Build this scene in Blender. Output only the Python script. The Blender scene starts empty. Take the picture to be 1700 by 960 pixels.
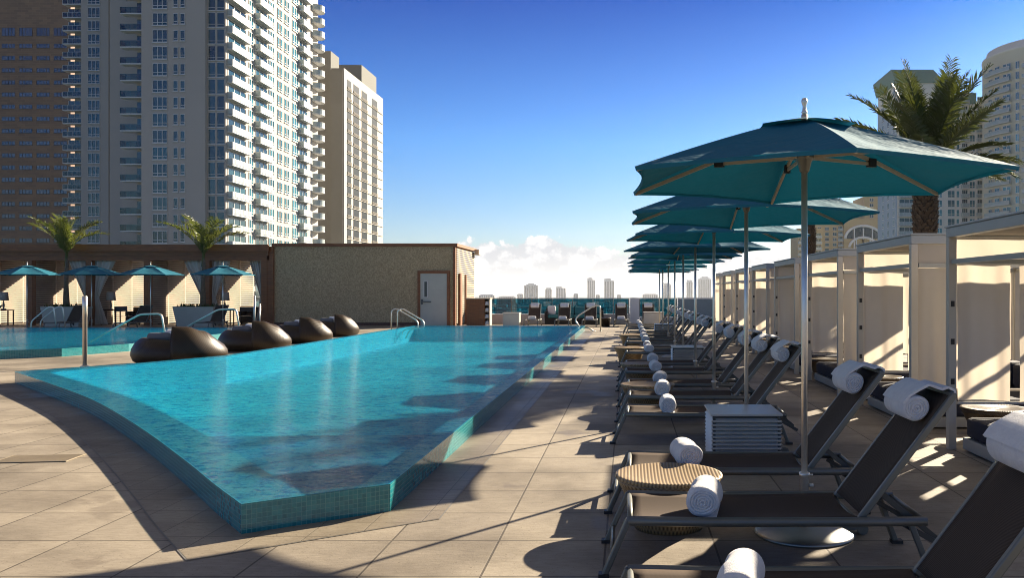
import bpy, bmesh, math, random
from mathutils import Vector, Matrix
from mathutils.geometry import tessellate_polygon
random.seed(7)
R = math.radians
S = bpy.context.scene
COL = S.collection

# ---------------------------------------------------------------- camera, sky, sun, exposure
cam_d = bpy.data.cameras.new('camera'); cam = bpy.data.objects.new('camera', cam_d); COL.objects.link(cam)
cam.location = (0, 0, 1.5); cam.rotation_euler = (R(90), 0, 0)
cam_d.sensor_width = 36; cam_d.lens = 36*1420/1700
cam_d.shift_x = -192/1700; cam_d.shift_y = 5/1700
cam_d.clip_start = .05; cam_d.clip_end = 60000
S.camera = cam
SUN_EL, SUN_AZ = 22.5, 38.5           # azimuth clockwise from +Y (the way the camera looks)
sd = bpy.data.lights.new('sun', 'SUN'); sun = bpy.data.objects.new('sun', sd); COL.objects.link(sun)
sd.energy = 5.0; sd.angle = R(.55); sd.color = (1, .86, .66)
tosun = Vector((math.sin(R(SUN_AZ))*math.cos(R(SUN_EL)), math.cos(R(SUN_AZ))*math.cos(R(SUN_EL)), math.sin(R(SUN_EL))))
sun.rotation_euler = tosun.to_track_quat('Z', 'Y').to_euler(); sun.location = (20, 20, 40)
S.view_settings.view_transform = 'Standard'; S.view_settings.look = 'None'
S.view_settings.exposure = 1.6; S.view_settings.gamma = 1; S.view_settings.use_curve_mapping = False

class NT:
    """tiny node helper"""
    def __init__(s, nt): s.t = nt; s.n = nt.nodes; s.l = nt.links
    def add(s, typ, **kw):
        n = s.n.new(typ)
        for k, v in kw.items():
            if k.startswith('_'): setattr(n, k[1:], v)
        return n
    def link(s, a, b): s.l.new(a, b)
    def math(s, op, a, b=None, c=None, clamp=False):
        n = s.n.new('ShaderNodeMath'); n.operation = op; n.use_clamp = clamp
        for i, v in enumerate((a, b, c)):
            if v is None: continue
            if hasattr(v, 'links'): s.l.new(v, n.inputs[i])
            else: n.inputs[i].default_value = v
        return n.outputs[0]
    def ramp(s, fac, stops, interp='LINEAR'):
        n = s.n.new('ShaderNodeValToRGB'); cr = n.color_ramp; cr.interpolation = interp
        while len(cr.elements) < len(stops): cr.elements.new(.5)
        for e, (p, c) in zip(cr.elements, stops): e.position = p; e.color = (*c, 1) if len(c) == 3 else c
        s.l.new(fac, n.inputs[0]); return n.outputs[0]
    def mix(s, fac, a, b, blend='MIX'):
        n = s.n.new('ShaderNodeMix'); n.data_type = 'RGBA'; n.blend_type = blend
        for sock, v in ((n.inputs[0], fac), (n.inputs[6], a), (n.inputs[7], b)):
            if hasattr(v, 'links'): s.l.new(v, sock)
            else: sock.default_value = v if not isinstance(v, tuple) else ((*v, 1) if len(v) == 3 else v)
        return n.outputs[2]
    def noise(s, vec, scale, detail=2, rough=.5, out=0):
        n = s.n.new('ShaderNodeTexNoise'); n.inputs['Scale'].default_value = scale
        n.inputs['Detail'].default_value = detail; n.inputs['Roughness'].default_value = rough
        if vec is not None: s.l.new(vec, n.inputs['Vector'])
        return n.outputs[out]
    def mapping(s, vec, scale=(1, 1, 1), loc=(0, 0, 0), rot=(0, 0, 0)):
        n = s.n.new('ShaderNodeMapping'); n.inputs['Scale'].default_value = scale
        n.inputs['Location'].default_value = loc; n.inputs['Rotation'].default_value = rot
        s.l.new(vec, n.inputs['Vector']); return n.outputs[0]

W = bpy.data.worlds.new('World'); S.world = W; W.use_nodes = True
w = NT(W.node_tree); w.n.clear()
sky = w.add('ShaderNodeTexSky'); sky.sky_type = 'NISHITA'; sky.sun_disc = False
sky.sun_elevation = R(SUN_EL); sky.sun_rotation = R(SUN_AZ); sky.air_density = 1.0; sky.dust_density = .6; sky.ozone_density = 4.0
tc = w.add('ShaderNodeTexCoord')
sep = w.add('ShaderNodeSeparateXYZ'); w.link(tc.outputs['Generated'], sep.inputs[0])
# deeper, more saturated blue aloft, as through a polarising filter
hsv = w.add('ShaderNodeHueSaturation'); hsv.inputs['Saturation'].default_value = 1.25
w.link(sky.outputs[0], hsv.inputs['Color'])
up = w.ramp(sep.outputs[2], [(0.0, (.50, .52, .57)), (.07, (.58, .64, .76)), (.17, (.40, .62, .88)), (.33, (.012, .20, .55)), (.50, (.05, .16, .40))])
skyc = w.mix(1.0, hsv.outputs[0], up, 'MULTIPLY')
# unseen grey added overhead to dim and neutralise the blue skylight
zenith_grey = w.ramp(sep.outputs[2], [(.38, (0, 0, 0)), (.60, (.85, .85, .85))])
skyc = w.mix(zenith_grey, skyc, (1.25, 1.2, 1.2))
# cumulus bank low on the horizon
az = w.math('ARCTAN2', sep.outputs[0], sep.outputs[1])
el = sep.outputs[2]
cmb = w.add('ShaderNodeCombineXYZ'); w.link(az, cmb.inputs[0]); w.link(w.math('MULTIPLY', el, 1.25), cmb.inputs[1])
big = w.noise(cmb.outputs[0], 9, 2, .5)
puff = w.noise(cmb.outputs[0], 42, 7, .62)
vor = w.add('ShaderNodeTexVoronoi'); vor.inputs['Scale'].default_value = 55
wob = w.add('ShaderNodeVectorMath'); wob.operation = 'MULTIPLY_ADD'
w.link(w.noise(cmb.outputs[0], 30, 4, .6, 1), wob.inputs[0]); wob.inputs[1].default_value = (.03, .03, .03); w.link(cmb.outputs[0], wob.inputs[2])
w.link(wob.outputs[0], vor.inputs['Vector'])
# top of the bank: highest a little left of straight ahead, lower to both sides
hill = w.math('SUBTRACT', 1.0, w.math('MULTIPLY', w.math('ABSOLUTE', w.math('ADD', az, .10)), 1.1), clamp=True)
top = w.math('MULTIPLY_ADD', hill, .050, .009)
top = w.math('ADD', top, w.math('MULTIPLY', w.math('SUBTRACT', big, .5), .050))
top = w.math('ADD', top, w.math('MULTIPLY', w.math('SUBTRACT', puff, .5), .040))
top = w.math('ADD', top, w.math('MULTIPLY', w.math('SUBTRACT', .5, vor.outputs['Distance']), .013))
mask = w.math('MULTIPLY', w.math('SUBTRACT', top, el), 160, clamp=True)
mr = w.add('ShaderNodeMapRange'); mr.interpolation_type = 'SMOOTHSTEP'; w.link(mask, mr.inputs[0]); mask = mr.outputs[0]
shade = w.math('ADD', w.math('MULTIPLY', puff, 1.2), w.math('MULTIPLY', vor.outputs['Distance'], -.35))
ccol = w.ramp(shade, [(.36, (3.6, 3.75, 4.1)), (.48, (4.8, 4.85, 5.1)), (.58, (7.2, 7.0, 6.8))])
gap = w.ramp(el, [(0, (1, 1, 1)), (.02, (1, 1, 1)), (.09, (.0, .0, .0))])
mask = w.math('MULTIPLY', mask, .97)
skyc = w.mix(mask, skyc, ccol)
bg = w.add('ShaderNodeBackground'); bg.inputs['Strength'].default_value = .058
w.link(skyc, bg.inputs['Color'])
wo = w.add('ShaderNodeOutputWorld'); w.link(bg.outputs[0], wo.inputs[0])
S.cycles.max_bounces = 8; S.cycles.transparent_max_bounces = 16; S.cycles.volume_bounces = 0
S.cycles.caustics_reflective = False; S.cycles.caustics_refractive = False
S.cycles.use_denoising = True; S.cycles.filter_width = 1.0; S.cycles.sample_clamp_indirect = 6

# ---------------------------------------------------------------- helpers
def tag(o, label=None, cat=None, group=None, kind=None):
    if label: o['label'] = label
    if cat: o['category'] = cat
    if group: o['group'] = group
    if kind: o['kind'] = kind
    return o
def thing(name, label, cat, loc=(0, 0, 0), rz=0, group=None):
    o = bpy.data.objects.new(name, None); COL.objects.link(o); o.location = loc; o.rotation_euler = (0, 0, rz)
    o.empty_display_size = .1
    return tag(o, label, cat, group)
def kids(o): return [c for c in o.children]
def copy_tree(o, parent=None):
    c = o.copy(); COL.objects.link(c); c.parent = parent
    for ch in kids(o): copy_tree(ch, c)
    return c
def dup(o, loc, rz=0, label=None, group=None, cat=None):
    c = copy_tree(o); c.location = loc; c.rotation_euler = (0, 0, rz)
    return tag(c, label, cat, group)

class MB:
    def __init__(s): s.v = []; s.f = []; s.m = []; s.uv = {}; s.mi = 0; s.sm = []; s.smooth = False
    def face(s, idx, uv=None):
        s.f.append(tuple(idx)); s.m.append(s.mi); s.sm.append(s.smooth)
        if uv: s.uv[len(s.f)-1] = uv
    def add(s, vs):
        b = len(s.v); s.v.extend([tuple(v) for v in vs]); return b
    def box(s, x0, x1, y0, y1, z0, z1, M=None):
        vs = [Vector((x, y, z)) for z in (z0, z1) for y in (y0, y1) for x in (x0, x1)]
        if M is not None: vs = [M @ v for v in vs]
        b = s.add(vs)
        for q in ((0, 2, 3, 1), (4, 5, 7, 6), (0, 1, 5, 4), (2, 6, 7, 3), (0, 4, 6, 2), (1, 3, 7, 5)): s.face([b+i for i in q])
        return s
    def bar(s, a, c, wy, wz, up=Vector((0, 0, 1))):
        """box-section bar from a to c, wy wide sideways, wz deep"""
        a, c = Vector(a), Vector(c); d = (c-a).normalized()
        side = d.cross(Vector(up)).normalized(); n = side.cross(d).normalized()
        vs = []
        for p in (a, c):
            for (i, j) in ((-1, -1), (1, -1), (1, 1), (-1, 1)): vs.append(p + side*(wy/2*i) + n*(wz/2*j))
        b = s.add(vs)
        for q in ((0, 3, 2, 1), (4, 5, 6, 7), (0, 1, 5, 4), (1, 2, 6, 5), (2, 3, 7, 6), (3, 0, 4, 7)): s.face([b+i for i in q])
        return s
    def tube(s, pts, r, n=8, cap=True):
        pts = [Vector(p) for p in pts]; rs = r if isinstance(r, (list, tuple)) else [r]*len(pts)
        old = s.smooth; s.smooth = True
        prev = None; rings = []
        for i, p in enumerate(pts):
            d = (pts[min(i+1, len(pts)-1)] - pts[max(i-1, 0)]).normalized()
            if prev is None:
                ref = Vector((0, 0, 1)) if abs(d.z) < .9 else Vector((1, 0, 0))
                u = d.cross(ref).normalized()
            else:
                u = (prev - d*prev.dot(d)).normalized()
            prev = u; v = d.cross(u)
            rings.append(s.add([p + (u*math.cos(t*2*math.pi/n) + v*math.sin(t*2*math.pi/n))*rs[i] for t in range(n)]))
        for a, b in zip(rings, rings[1:]):
            for t in range(n): s.face((a+t, a+(t+1) % n, b+(t+1) % n, b+t))
        s.smooth = False
        if cap: s.face([rings[0]+t for t in reversed(range(n))]); s.face([rings[-1]+t for t in range(n)])
        s.smooth = old
        return s
    def lathe(s, prof, n=24, c=(0, 0, 0), sx=1, sy=1):
        old = s.smooth; s.smooth = True
        rings = [s.add([(c[0]+r*sx*math.cos(t*2*math.pi/n), c[1]+r*sy*math.sin(t*2*math.pi/n), c[2]+z) for t in range(n)]) for r, z in prof]
        for a, b in zip(rings, rings[1:]):
            for t in range(n): s.face((a+t, a+(t+1) % n, b+(t+1) % n, b+t))
        if prof[0][0] > 1e-4: s.face([rings[0]+t for t in reversed(range(n))])
        if prof[-1][0] > 1e-4: s.face([rings[-1]+t for t in range(n)])
        s.smooth = old
        return s
    def grid(s, fn, nu, nv, uv=False):
        b = s.add([fn(i/nu, j/nv) for j in range(nv+1) for i in range(nu+1)])
        for j in range(nv):
            for i in range(nu):
                k = b+j*(nu+1)+i
                s.face((k, k+1, k+nu+2, k+nu+1), [(i/nu, j/nv), ((i+1)/nu, j/nv), ((i+1)/nu, (j+1)/nv), (i/nu, (j+1)/nv)] if uv else None)
        return s
    def build(s, name, mat, parent=None, loc=(0, 0, 0), rz=0, bevel=0, thick=0):
        me = bpy.data.meshes.new(name)
        me.from_pydata(s.v, [], s.f)
        for m in (mat if isinstance(mat, (list, tuple)) else [mat]): me.materials.append(m)
        me.polygons.foreach_set('material_index', s.m); me.polygons.foreach_set('use_smooth', s.sm)
        if s.uv:
            ul = me.uv_layers.new(name='UVMap')
            for fi, uvs in s.uv.items():
                for li, u in zip(me.polygons[fi].loop_indices, uvs): ul.data[li].uv = u
        me.update()
        o = bpy.data.objects.new(name, me); COL.objects.link(o); o.parent = parent; o.location = loc; o.rotation_euler = (0, 0, rz)
        if bevel:
            b = o.modifiers.new('bevel', 'BEVEL'); b.width = bevel; b.segments = 2; b.limit_method = 'ANGLE'
        if thick:
            b = o.modifiers.new('thick', 'SOLIDIFY'); b.thickness = thick; b.offset = 0
        return o
def arc(c, r, a0, a1, n, plane='xz'):
    out = []
    for i in range(n+1):
        a = R(a0 + (a1-a0)*i/n)
        if plane == 'xz': out.append((c[0]+r*math.cos(a), c[1], c[2]+r*math.sin(a)))
        else: out.append((c[0], c[1]+r*math.cos(a), c[2]+r*math.sin(a)))
    return out
def rounded(pts, r=.08, n=5):
    """polyline with its inner corners rounded"""
    P = [Vector(p) for p in pts]; out = [P[0]]
    for a, b, c in zip(P, P[1:], P[2:]):
        d1 = (a-b); d2 = (c-b); k = min(r, d1.length*.45, d2.length*.45)
        p0 = b+d1.normalized()*k; p1 = b+d2.normalized()*k
        for i in range(n+1):
            t = i/n; out.append((1-t)**2*p0 + 2*t*(1-t)*b + t*t*p1)
    out.append(P[-1]); return out
def G(px, py, h=0.0):
    """deck position seen at a measured point of the photograph, at height h"""
    y = (1.5-h)*1420/(py-485); return ((px-1042)*y/1420, y)

# ---------------------------------------------------------------- materials
def newmat(name):
    m = bpy.data.materials.new(name); m.use_nodes = True; n = NT(m.node_tree); p = n.n['Principled BSDF']; return m, n, p
def mat(name, col, rough=.6, metal=0., spec=.5, var=.12, vscale=3., bump=0., bscale=60., var_col=None, detail=5, coat=0, vec='Object', vmap=(1, 1, 1)):
    m, n, p = newmat(name)
    t = n.add('ShaderNodeTexCoord'); v = n.mapping(t.outputs[vec], vmap)
    nz = n.noise(v, vscale, detail, .6)
    dark = tuple(c*(1-var) for c in col); lite = tuple(min(1, c*(1+var)) for c in col)
    if var_col: dark = var_col
    n.link(n.ramp(nz, [(.32, dark), (.68, lite)]), p.inputs['Base Color'])
    p.inputs['Roughness'].default_value = rough; p.inputs['Metallic'].default_value = metal
    p.inputs['Specular IOR Level'].default_value = spec; p.inputs['Coat Weight'].default_value = coat
    rr = n.math('MULTIPLY_ADD', nz, .25, rough-.12, clamp=True); n.link(rr, p.inputs['Roughness'])
    if bump:
        b = n.add('ShaderNodeBump'); b.inputs['Strength'].default_value = bump; b.inputs['Distance'].default_value = .01
        n.link(n.noise(v, bscale, 3, .6), b.inputs['Height']); n.link(b.outputs[0], p.inputs['Normal'])
    return m
M = {}
M['steel'] = mat('brushed_steel', (.80, .75, .66), .36, .75, var=.06, vscale=8, bump=.05, bscale=200)
M['alu'] = mat('grey_aluminium', (.17, .175, .16), .42, .55, var=.06, vscale=5)
M['alu_dark'] = mat('dark_aluminium', (.085, .09, .09), .4, .5, var=.1)
M['frame_beige'] = mat('beige_powder_coat', (.54, .50, .43), .45, .15, var=.05, vscale=4)
M['frame_grey'] = mat('grey_powder_coat', (.38, .39, .38), .45, .2, var=.06, vscale=4)
M['black'] = mat('black_plastic', (.02, .02, .022), .5, var=.2)
M['wood'] = mat('stained_cedar', (.24, .09, .028), .55, var=.3, vscale=2.5, bump=.2, bscale=25, vmap=(1, 1, 9))
M['wood_dark'] = mat('dark_walnut', (.09, .035, .018), .5, var=.3, vscale=4, vmap=(6, 6, 1))
M['slat'] = mat('pale_timber_slat', (.52, .43, .32), .6, var=.14, vscale=3, vmap=(1, 1, 8))
M['white_paint'] = mat('white_paint', (.72, .71, .67), .5, var=.05)
M['grey_paint'] = mat('grey_door_paint', (.52, .52, .44), .5, var=.05)
M['navy'] = mat('navy_canvas', (.012, .015, .035), .85, var=.2, bump=.2, bscale=300)
M['tealfab'] = mat('teal_canvas', (.05, .22, .23), .85, var=.1, bump=.2, bscale=200)
M['greyfab'] = mat('grey_canvas', (.14, .15, .17), .9, var=.15)
M['darkfab'] = mat('charcoal_weave', (.03, .026, .022), .8, var=.25, bump=.3, bscale=120)
M['bark'] = mat('palm_bark', (.085, .055, .032), .9, var=.55, vscale=14, bump=1, bscale=30)
M['bark_l'] = mat('smooth_palm_bark', (.16, .13, .09), .85, var=.35, vscale=10, bump=.6, bscale=30)
M['concrete'] = mat('board_concrete', (.36, .34, .30), .8, var=.16, vscale=.12, bump=.1)
M['winframe'] = mat('window_frame_paint', (.60, .60, .58), .5, var=.04)
M['dusty'] = mat('dusty_hardware', (.2, .19, .17), .6, var=.2)

def leafmat(name, a, b, tl=.35):
    m, n, p = newmat(name)
    t = n.add('ShaderNodeTexCoord'); nz = n.noise(t.outputs['Object'], 3, 4, .7)
    c = n.ramp(nz, [(.3, a), (.7, b)])
    n.link(c, p.inputs['Base Color']); p.inputs['Roughness'].default_value = .45
    tr = n.add('ShaderNodeBsdfTranslucent'); n.link(n.mix(.5, c, (.25, .28, .03)), tr.inputs[0])
    mx = n.add('ShaderNodeMixShader'); mx.inputs[0].default_value = tl
    n.link(p.outputs[0], mx.inputs[1]); n.link(tr.outputs[0], mx.inputs[2]); n.link(mx.outputs[0], n.n['Material Output'].inputs[0])
    return m
M['leaf'] = leafmat('palm_leaf', (.022, .038, .012), (.06, .085, .02), .14)
M['leaf_y'] = leafmat('young_palm_leaf', (.06, .10, .02), (.16, .18, .04))
M['shrub'] = leafmat('shrub_leaf', (.02, .05, .015), (.05, .09, .03))

def fabric(name, col, trans, tcol, rough=.85, weave=0, var=.06, vscale=2.0, opaque_shadow=True, wr=.15):
    m, n, p = newmat(name)
    t = n.add('ShaderNodeTexCoord'); nz = n.noise(t.outputs['Object'], vscale, 4, .6)
    c = n.ramp(nz, [(.3, tuple(x*(1-var) for x in col)), (.7, tuple(x*(1+var) for x in col))])
    n.link(c, p.inputs['Base Color']); p.inputs['Roughness'].default_value = rough
    p.inputs['Specular IOR Level'].default_value = .2
    b = n.add('ShaderNodeBump'); b.inputs['Strength'].default_value = wr; b.inputs['Distance'].default_value = .03
    n.link(n.noise(n.mapping(t.outputs['Object'], (1, 1, .35)), 5, 3, .6), b.inputs['Height']); n.link(b.outputs[0], p.inputs['Normal'])
    tr = n.add('ShaderNodeBsdfTranslucent'); tr.inputs[0].default_value = (*tcol, 1)
    mx = n.add('ShaderNodeMixShader'); mx.inputs[0].default_value = trans
    n.link(p.outputs[0], mx.inputs[1]); n.link(tr.outputs[0], mx.inputs[2]); n.link(mx.outputs[0], n.n['Material Output'].inputs[0])
    return m
M['canopy'] = fabric('teal_umbrella_canvas', (.022, .17, .25), .11, (.0, .10, .17), .75, wr=.7)
M['curtain'] = fabric('cream_cabana_fabric', (.78, .72, .64), .46, (.66, .58, .47), .9)
M['drape'] = fabric('white_drape', (.70, .65, .56), .25, (.7, .67, .6), .9)
def slingmat():
    m, n, p = newmat('taupe_mesh_sling')
    t = n.add('ShaderNodeTexCoord')
    wv = n.add('ShaderNodeTexWave'); wv.inputs['Scale'].default_value = 90; wv.inputs['Distortion'].default_value = 1.5
    n.link(t.outputs['Object'], wv.inputs['Vector'])
    c = n.mix(wv.outputs['Fac'], (.055, .039, .029), (.105, .076, .056))
    n.link(c, p.inputs['Base Color']); p.inputs['Roughness'].default_value = .8; p.inputs['Specular IOR Level'].default_value = .15
    return m
M['sling'] = slingmat()
def towelmat():
    m, n, p = newmat('white_terry_towel')
    t = n.add('ShaderNodeTexCoord')
    n.link(n.ramp(n.noise(t.outputs['Object'], 18, 4, .7), [(.3, (.70, .69, .70)), (.7, (.84, .83, .82))]), p.inputs['Base Color'])
    p.inputs['Roughness'].default_value = .95; p.inputs['Sheen Weight'].default_value = .5
    b = n.add('ShaderNodeBump'); b.inputs['Strength'].default_value = .7; b.inputs['Distance'].default_value = .006
    n.link(n.noise(t.outputs['Object'], 160, 3, .7), b.inputs['Height']); n.link(b.outputs[0], p.inputs['Normal'])
    return m
M['towel'] = towelmat()
def wicker(name, a, b, scale=40, metal=.0):
    m, n, p = newmat(name)
    t = n.add('ShaderNodeTexCoord')
    sp = n.add('ShaderNodeSeparateXYZ'); n.link(t.outputs['Object'], sp.inputs[0])
    ang = n.math('ARCTAN2', sp.outputs[1], sp.outputs[0])
    u = n.math('SINE', n.math('MULTIPLY', ang, scale*2.0)); v = n.math('SINE', n.math('MULTIPLY', sp.outputs[2], scale*3.4))
    ch = n.math('MULTIPLY_ADD', n.math('MULTIPLY', u, v), .5, .5)
    nz = n.noise(t.outputs['Object'], 12, 3, .6)
    n.link(n.mix(n.math('MULTIPLY', ch, n.math('ADD', nz, .4)), a, b), p.inputs['Base Color'])
    p.inputs['Roughness'].default_value = .38; p.inputs['Specular IOR Level'].default_value = .4
    bp = n.add('ShaderNodeBump'); bp.inputs['Strength'].default_value = .6; bp.inputs['Distance'].default_value = .004
    n.link(ch, bp.inputs['Height']); n.link(bp.outputs[0], p.inputs['Normal'])
    return m
M['wicker'] = wicker('honey_wicker', (.10, .06, .025), (.42, .29, .15), 30)
M['wicker_dk'] = wicker('bronze_wicker', (.018, .010, .004), (.065, .037, .014), 60)
# ---- stone deck
def stone(name, c1, c2, tile=.645, off=(0, 0), joint=.013, wet=0., rowoff=0.0):
    m, n, p = newmat(name)
    t = n.add('ShaderNodeTexCoord'); v = n.mapping(t.outputs['Object'], loc=(off[0], off[1], 0))
    bt = n.add('ShaderNodeTexBrick'); bt.offset = rowoff; bt.squash = 1
    n.link(v, bt.inputs['Vector'])
    for k, x in (('Scale', 1), ('Brick Width', tile), ('Row Height', tile), ('Mortar Size', joint/2), ('Mortar Smooth', .1), ('Bias', 0)): bt.inputs[k].default_value = x
    bt.inputs['Color1'].default_value = (*c1, 1); bt.inputs['Color2'].default_value = (*c2, 1); bt.inputs['Mortar'].default_value = (.07, .055, .04, 1)
    cloud = n.noise(t.outputs['Object'], 1.3, 6, .65)
    fine = n.noise(n.mapping(t.outputs['Object'], (1, 3.5, 1)), 9, 5, .7)
    c = n.mix(n.math('MULTIPLY_ADD', cloud, .9, -.15, clamp=True), bt.outputs['Color'], tuple(x*.62 for x in c1), 'MIX')
    c = n.mix(.5, c, n.ramp(fine, [(.3, (.50, .48, .45)), (.7, (1, 1, 1))]), 'MULTIPLY')
    pits = n.ramp(n.noise(t.outputs['Object'], 70, 2, .5), [(.28, (.45, .4, .35)), (.36, (1, 1, 1))])
    c = n.mix(.8, c, pits, 'MULTIPLY')
    stain = n.ramp(n.noise(t.outputs['Object'], .45, 5, .6), [(.38, (.55, .54, .53)), (.56, (1, 1, 1))])
    c = n.mix(1, c, stain, 'MULTIPLY')
    wetm = n.ramp(n.noise(n.mapping(t.outputs['Object'], loc=(7, 3, 0)), .8, 6, .62), [(.585, (0, 0, 0)), (.615, (1, 1, 1))])
    c = n.mix(n.math('MULTIPLY', wetm, .38), c, (.15, .12, .09))
    n.link(c, p.inputs['Base Color'])
    rr = n.math('SUBTRACT', n.math('MULTIPLY_ADD', cloud, .35, .52-wet, clamp=True), n.math('MULTIPLY', wetm, .14), clamp=True); n.link(rr, p.inputs['Roughness'])
    p.inputs['Specular IOR Level'].default_value = .35
    b = n.add('ShaderNodeBump'); b.inputs['Strength'].default_value = .6; b.inputs['Distance'].default_value = .006
    h = n.math('SUBTRACT', n.math('MULTIPLY', n.noise(t.outputs['Object'], 45, 4, .7), .5), n.math('MULTIPLY', bt.outputs['Fac'], 1.2))
    n.link(h, b.inputs['Height']); n.link(b.outputs[0], p.inputs['Normal'])
    return m
M['deck'] = stone('travertine_deck', (.55, .475, .37), (.36, .31, .245), .645, (.13, .01))
M['border'] = stone('pool_border_stone', (.40, .34, .255), (.31, .26, .195), .31, (.1, .05), wet=.2, joint=.006)
def mosaic(name, a, b, grout, s=.032):
    m, n, p = newmat(name)
    t = n.add('ShaderNodeUVMap'); 
    bt = n.add('ShaderNodeTexBrick'); bt.offset = 0
    n.link(t.outputs[0], bt.inputs['Vector'])
    for k, x in (('Scale', 1), ('Brick Width', s), ('Row Height', s), ('Mortar Size', s*.055), ('Mortar Smooth', .1)): bt.inputs[k].default_value = x
    bt.inputs['Color1'].default_value = (*a, 1); bt.inputs['Color2'].default_value = (*b, 1); bt.inputs['Mortar'].default_value = (*grout, 1)
    n.link(bt.outputs['Color'], p.inputs['Base Color']); p.inputs['Roughness'].default_value = .12; p.inputs['Specular IOR Level'].default_value = .6
    bp = n.add('ShaderNodeBump'); bp.inputs['Strength'].default_value = .4; bp.inputs['Distance'].default_value = .003; bp.invert = True
    tt = n.add('ShaderNodeTexCoord')
    n.link(n.math('ADD', bt.outputs['Fac'], n.math('MULTIPLY', n.noise(t.outputs[0], 9, 2, .5), .6)), bp.inputs['Height']); n.link(bp.outputs[0], p.inputs['Normal'])
    return m
M['mosaic'] = mosaic('teal_mosaic_tile', (.010, .17, .20), (.025, .26, .28), (.13, .36, .35), .03)
M['poolin'] = mat('pool_plaster', (.015, .74, .95), .5, var=.12, vscale=.8)
M['poolstep'] = mat('dark_pool_step', (.02, .36, .55), .5, var=.25, vscale=2)
M['ledge'] = mat('pool_ledge_tile', (.03, .38, .52), .3, var=.16, vscale=20)
def water():
    m, n, p = newmat('pool_water'); n.n.remove(p)
    t = n.add('ShaderNodeTexCoord')
    a = n.noise(n.mapping(t.outputs['Object'], (1.0, 1.5, 1), rot=(0, 0, .3)), 3.0, 3, .55)
    b2 = n.noise(n.mapping(t.outputs['Object'], (1.2, 2.4, 1), rot=(0, 0, -.2)), 7.5, 3, .6)
    c = n.noise(n.mapping(t.outputs['Object'], (1, 1.6, 1)), 32, 2, .6)
    h = n.math('ADD', n.math('MULTIPLY', a, .6), n.math('ADD', n.math('MULTIPLY', b2, .65), n.math('MULTIPLY', c, .25)))
    bp = n.add('ShaderNodeBump'); bp.inputs['Strength'].default_value = 1; bp.inputs['Distance'].default_value = .06
    n.link(h, bp.inputs['Height'])
    fr = n.add('ShaderNodeFresnel'); fr.inputs[0].default_value = 1.33; n.link(bp.outputs[0], fr.inputs['Normal'])
    gl = n.add('ShaderNodeBsdfGlossy'); gl.inputs['Roughness'].default_value = .03; gl.inputs['Color'].default_value = (1, 1, 1, 1); n.link(bp.outputs[0], gl.inputs['Normal'])
    tr = n.add('ShaderNodeBsdfTransparent')
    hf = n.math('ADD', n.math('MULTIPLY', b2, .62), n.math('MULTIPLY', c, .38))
    cc = n.ramp(hf, [(.42, (.14, .52, .80)), (.50, (.82, .98, 1.0)), (.54, (1, 1, 1))])  # caustic-like ripples of light and dark put into the water tint
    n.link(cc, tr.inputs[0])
    bp2 = n.add('ShaderNodeBump'); bp2.inputs['Strength'].default_value = 1; bp2.inputs['Distance'].default_value = .085
    n.link(h, bp2.inputs['Height'])
    rf = n.add('ShaderNodeBsdfRefraction'); rf.inputs['IOR'].default_value = 1.33; rf.inputs['Roughness'].default_value = .02
    n.link(cc, rf.inputs['Color']); n.link(bp2.outputs[0], rf.inputs['Normal'])
    m2 = n.add('ShaderNodeMixShader'); m2.inputs[0].default_value = .34; n.link(tr.outputs[0], m2.inputs[1]); n.link(rf.outputs[0], m2.inputs[2])
    tr = m2
    mx = n.add('ShaderNodeMixShader'); n.link(n.math('MULTIPLY', fr.outputs[0], .55), mx.inputs[0]); n.link(tr.outputs[0], mx.inputs[1]); n.link(gl.outputs[0], mx.inputs[2])
    n.link(mx.outputs[0], n.n['Material Output'].inputs[0])
    return m
M['water'] = water()
def glassmat(name, tint, refl=.9, rough=.01, bump=0):
    m, n, p = newmat(name); n.n.remove(p)
    fr = n.add('ShaderNodeFresnel'); fr.inputs[0].default_value = 1.5
    gl = n.add('ShaderNodeBsdfGlossy'); gl.inputs['Roughness'].default_value = rough
    tr = n.add('ShaderNodeBsdfTransparent'); tr.inputs[0].default_value = (*tint, 1)
    mx = n.add('ShaderNodeMixShader'); n.link(n.math('MULTIPLY', fr.outputs[0], refl), mx.inputs[0]); n.link(tr.outputs[0], mx.inputs[1]); n.link(gl.outputs[0], mx.inputs[2])
    n.link(mx.outputs[0], n.n['Material Output'].inputs[0])
    return m
M['railglass'] = glassmat('teal_rail_glass', (.10, .34, .42))
M['balglass'] = glassmat('balcony_glass', (.30, .50, .52))
def winmat(name, a, b, metal=.5, rough=.1, sc=.35):
    """city window glass: opaque, reflective, each pane its own tone"""
    m, n, p = newmat(name)
    oi = n.add('ShaderNodeObjectInfo')
    t = n.add('ShaderNodeTexCoord'); nz = n.noise(t.outputs['Object'], sc, 2, .5)
    f = n.math('MULTIPLY_ADD', oi.outputs['Random'], .6, n.math('MULTIPLY', nz, .4))
    n.link(n.ramp(f, [(.2, a), (.75, b)]), p.inputs['Base Color'])
    p.inputs['Metallic'].default_value = metal; p.inputs['Roughness'].default_value = rough; p.inputs['Specular IOR Level'].default_value = .7
    return m
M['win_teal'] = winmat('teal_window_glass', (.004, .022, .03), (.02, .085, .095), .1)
M['win_side'] = winmat('sky_lit_window_glass', (.02, .12, .17), (.07, .30, .36), .25)  # sky reflection put into the glass as a lighter teal
M['win_dark'] = winmat('dark_window_glass', (.01, .015, .02), (.04, .06, .07), .2)
M['win_blue'] = winmat('blue_window_glass', (.02, .035, .07), (.05, .075, .12), .2)
M['tower_white'] = mat('white_stucco_tower', (.44, .395, .35), .85, var=.05, vscale=.05)
M['tower_beige'] = mat('beige_concrete_tower', (.165, .165, .145), .85, var=.12, vscale=.06)
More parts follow.
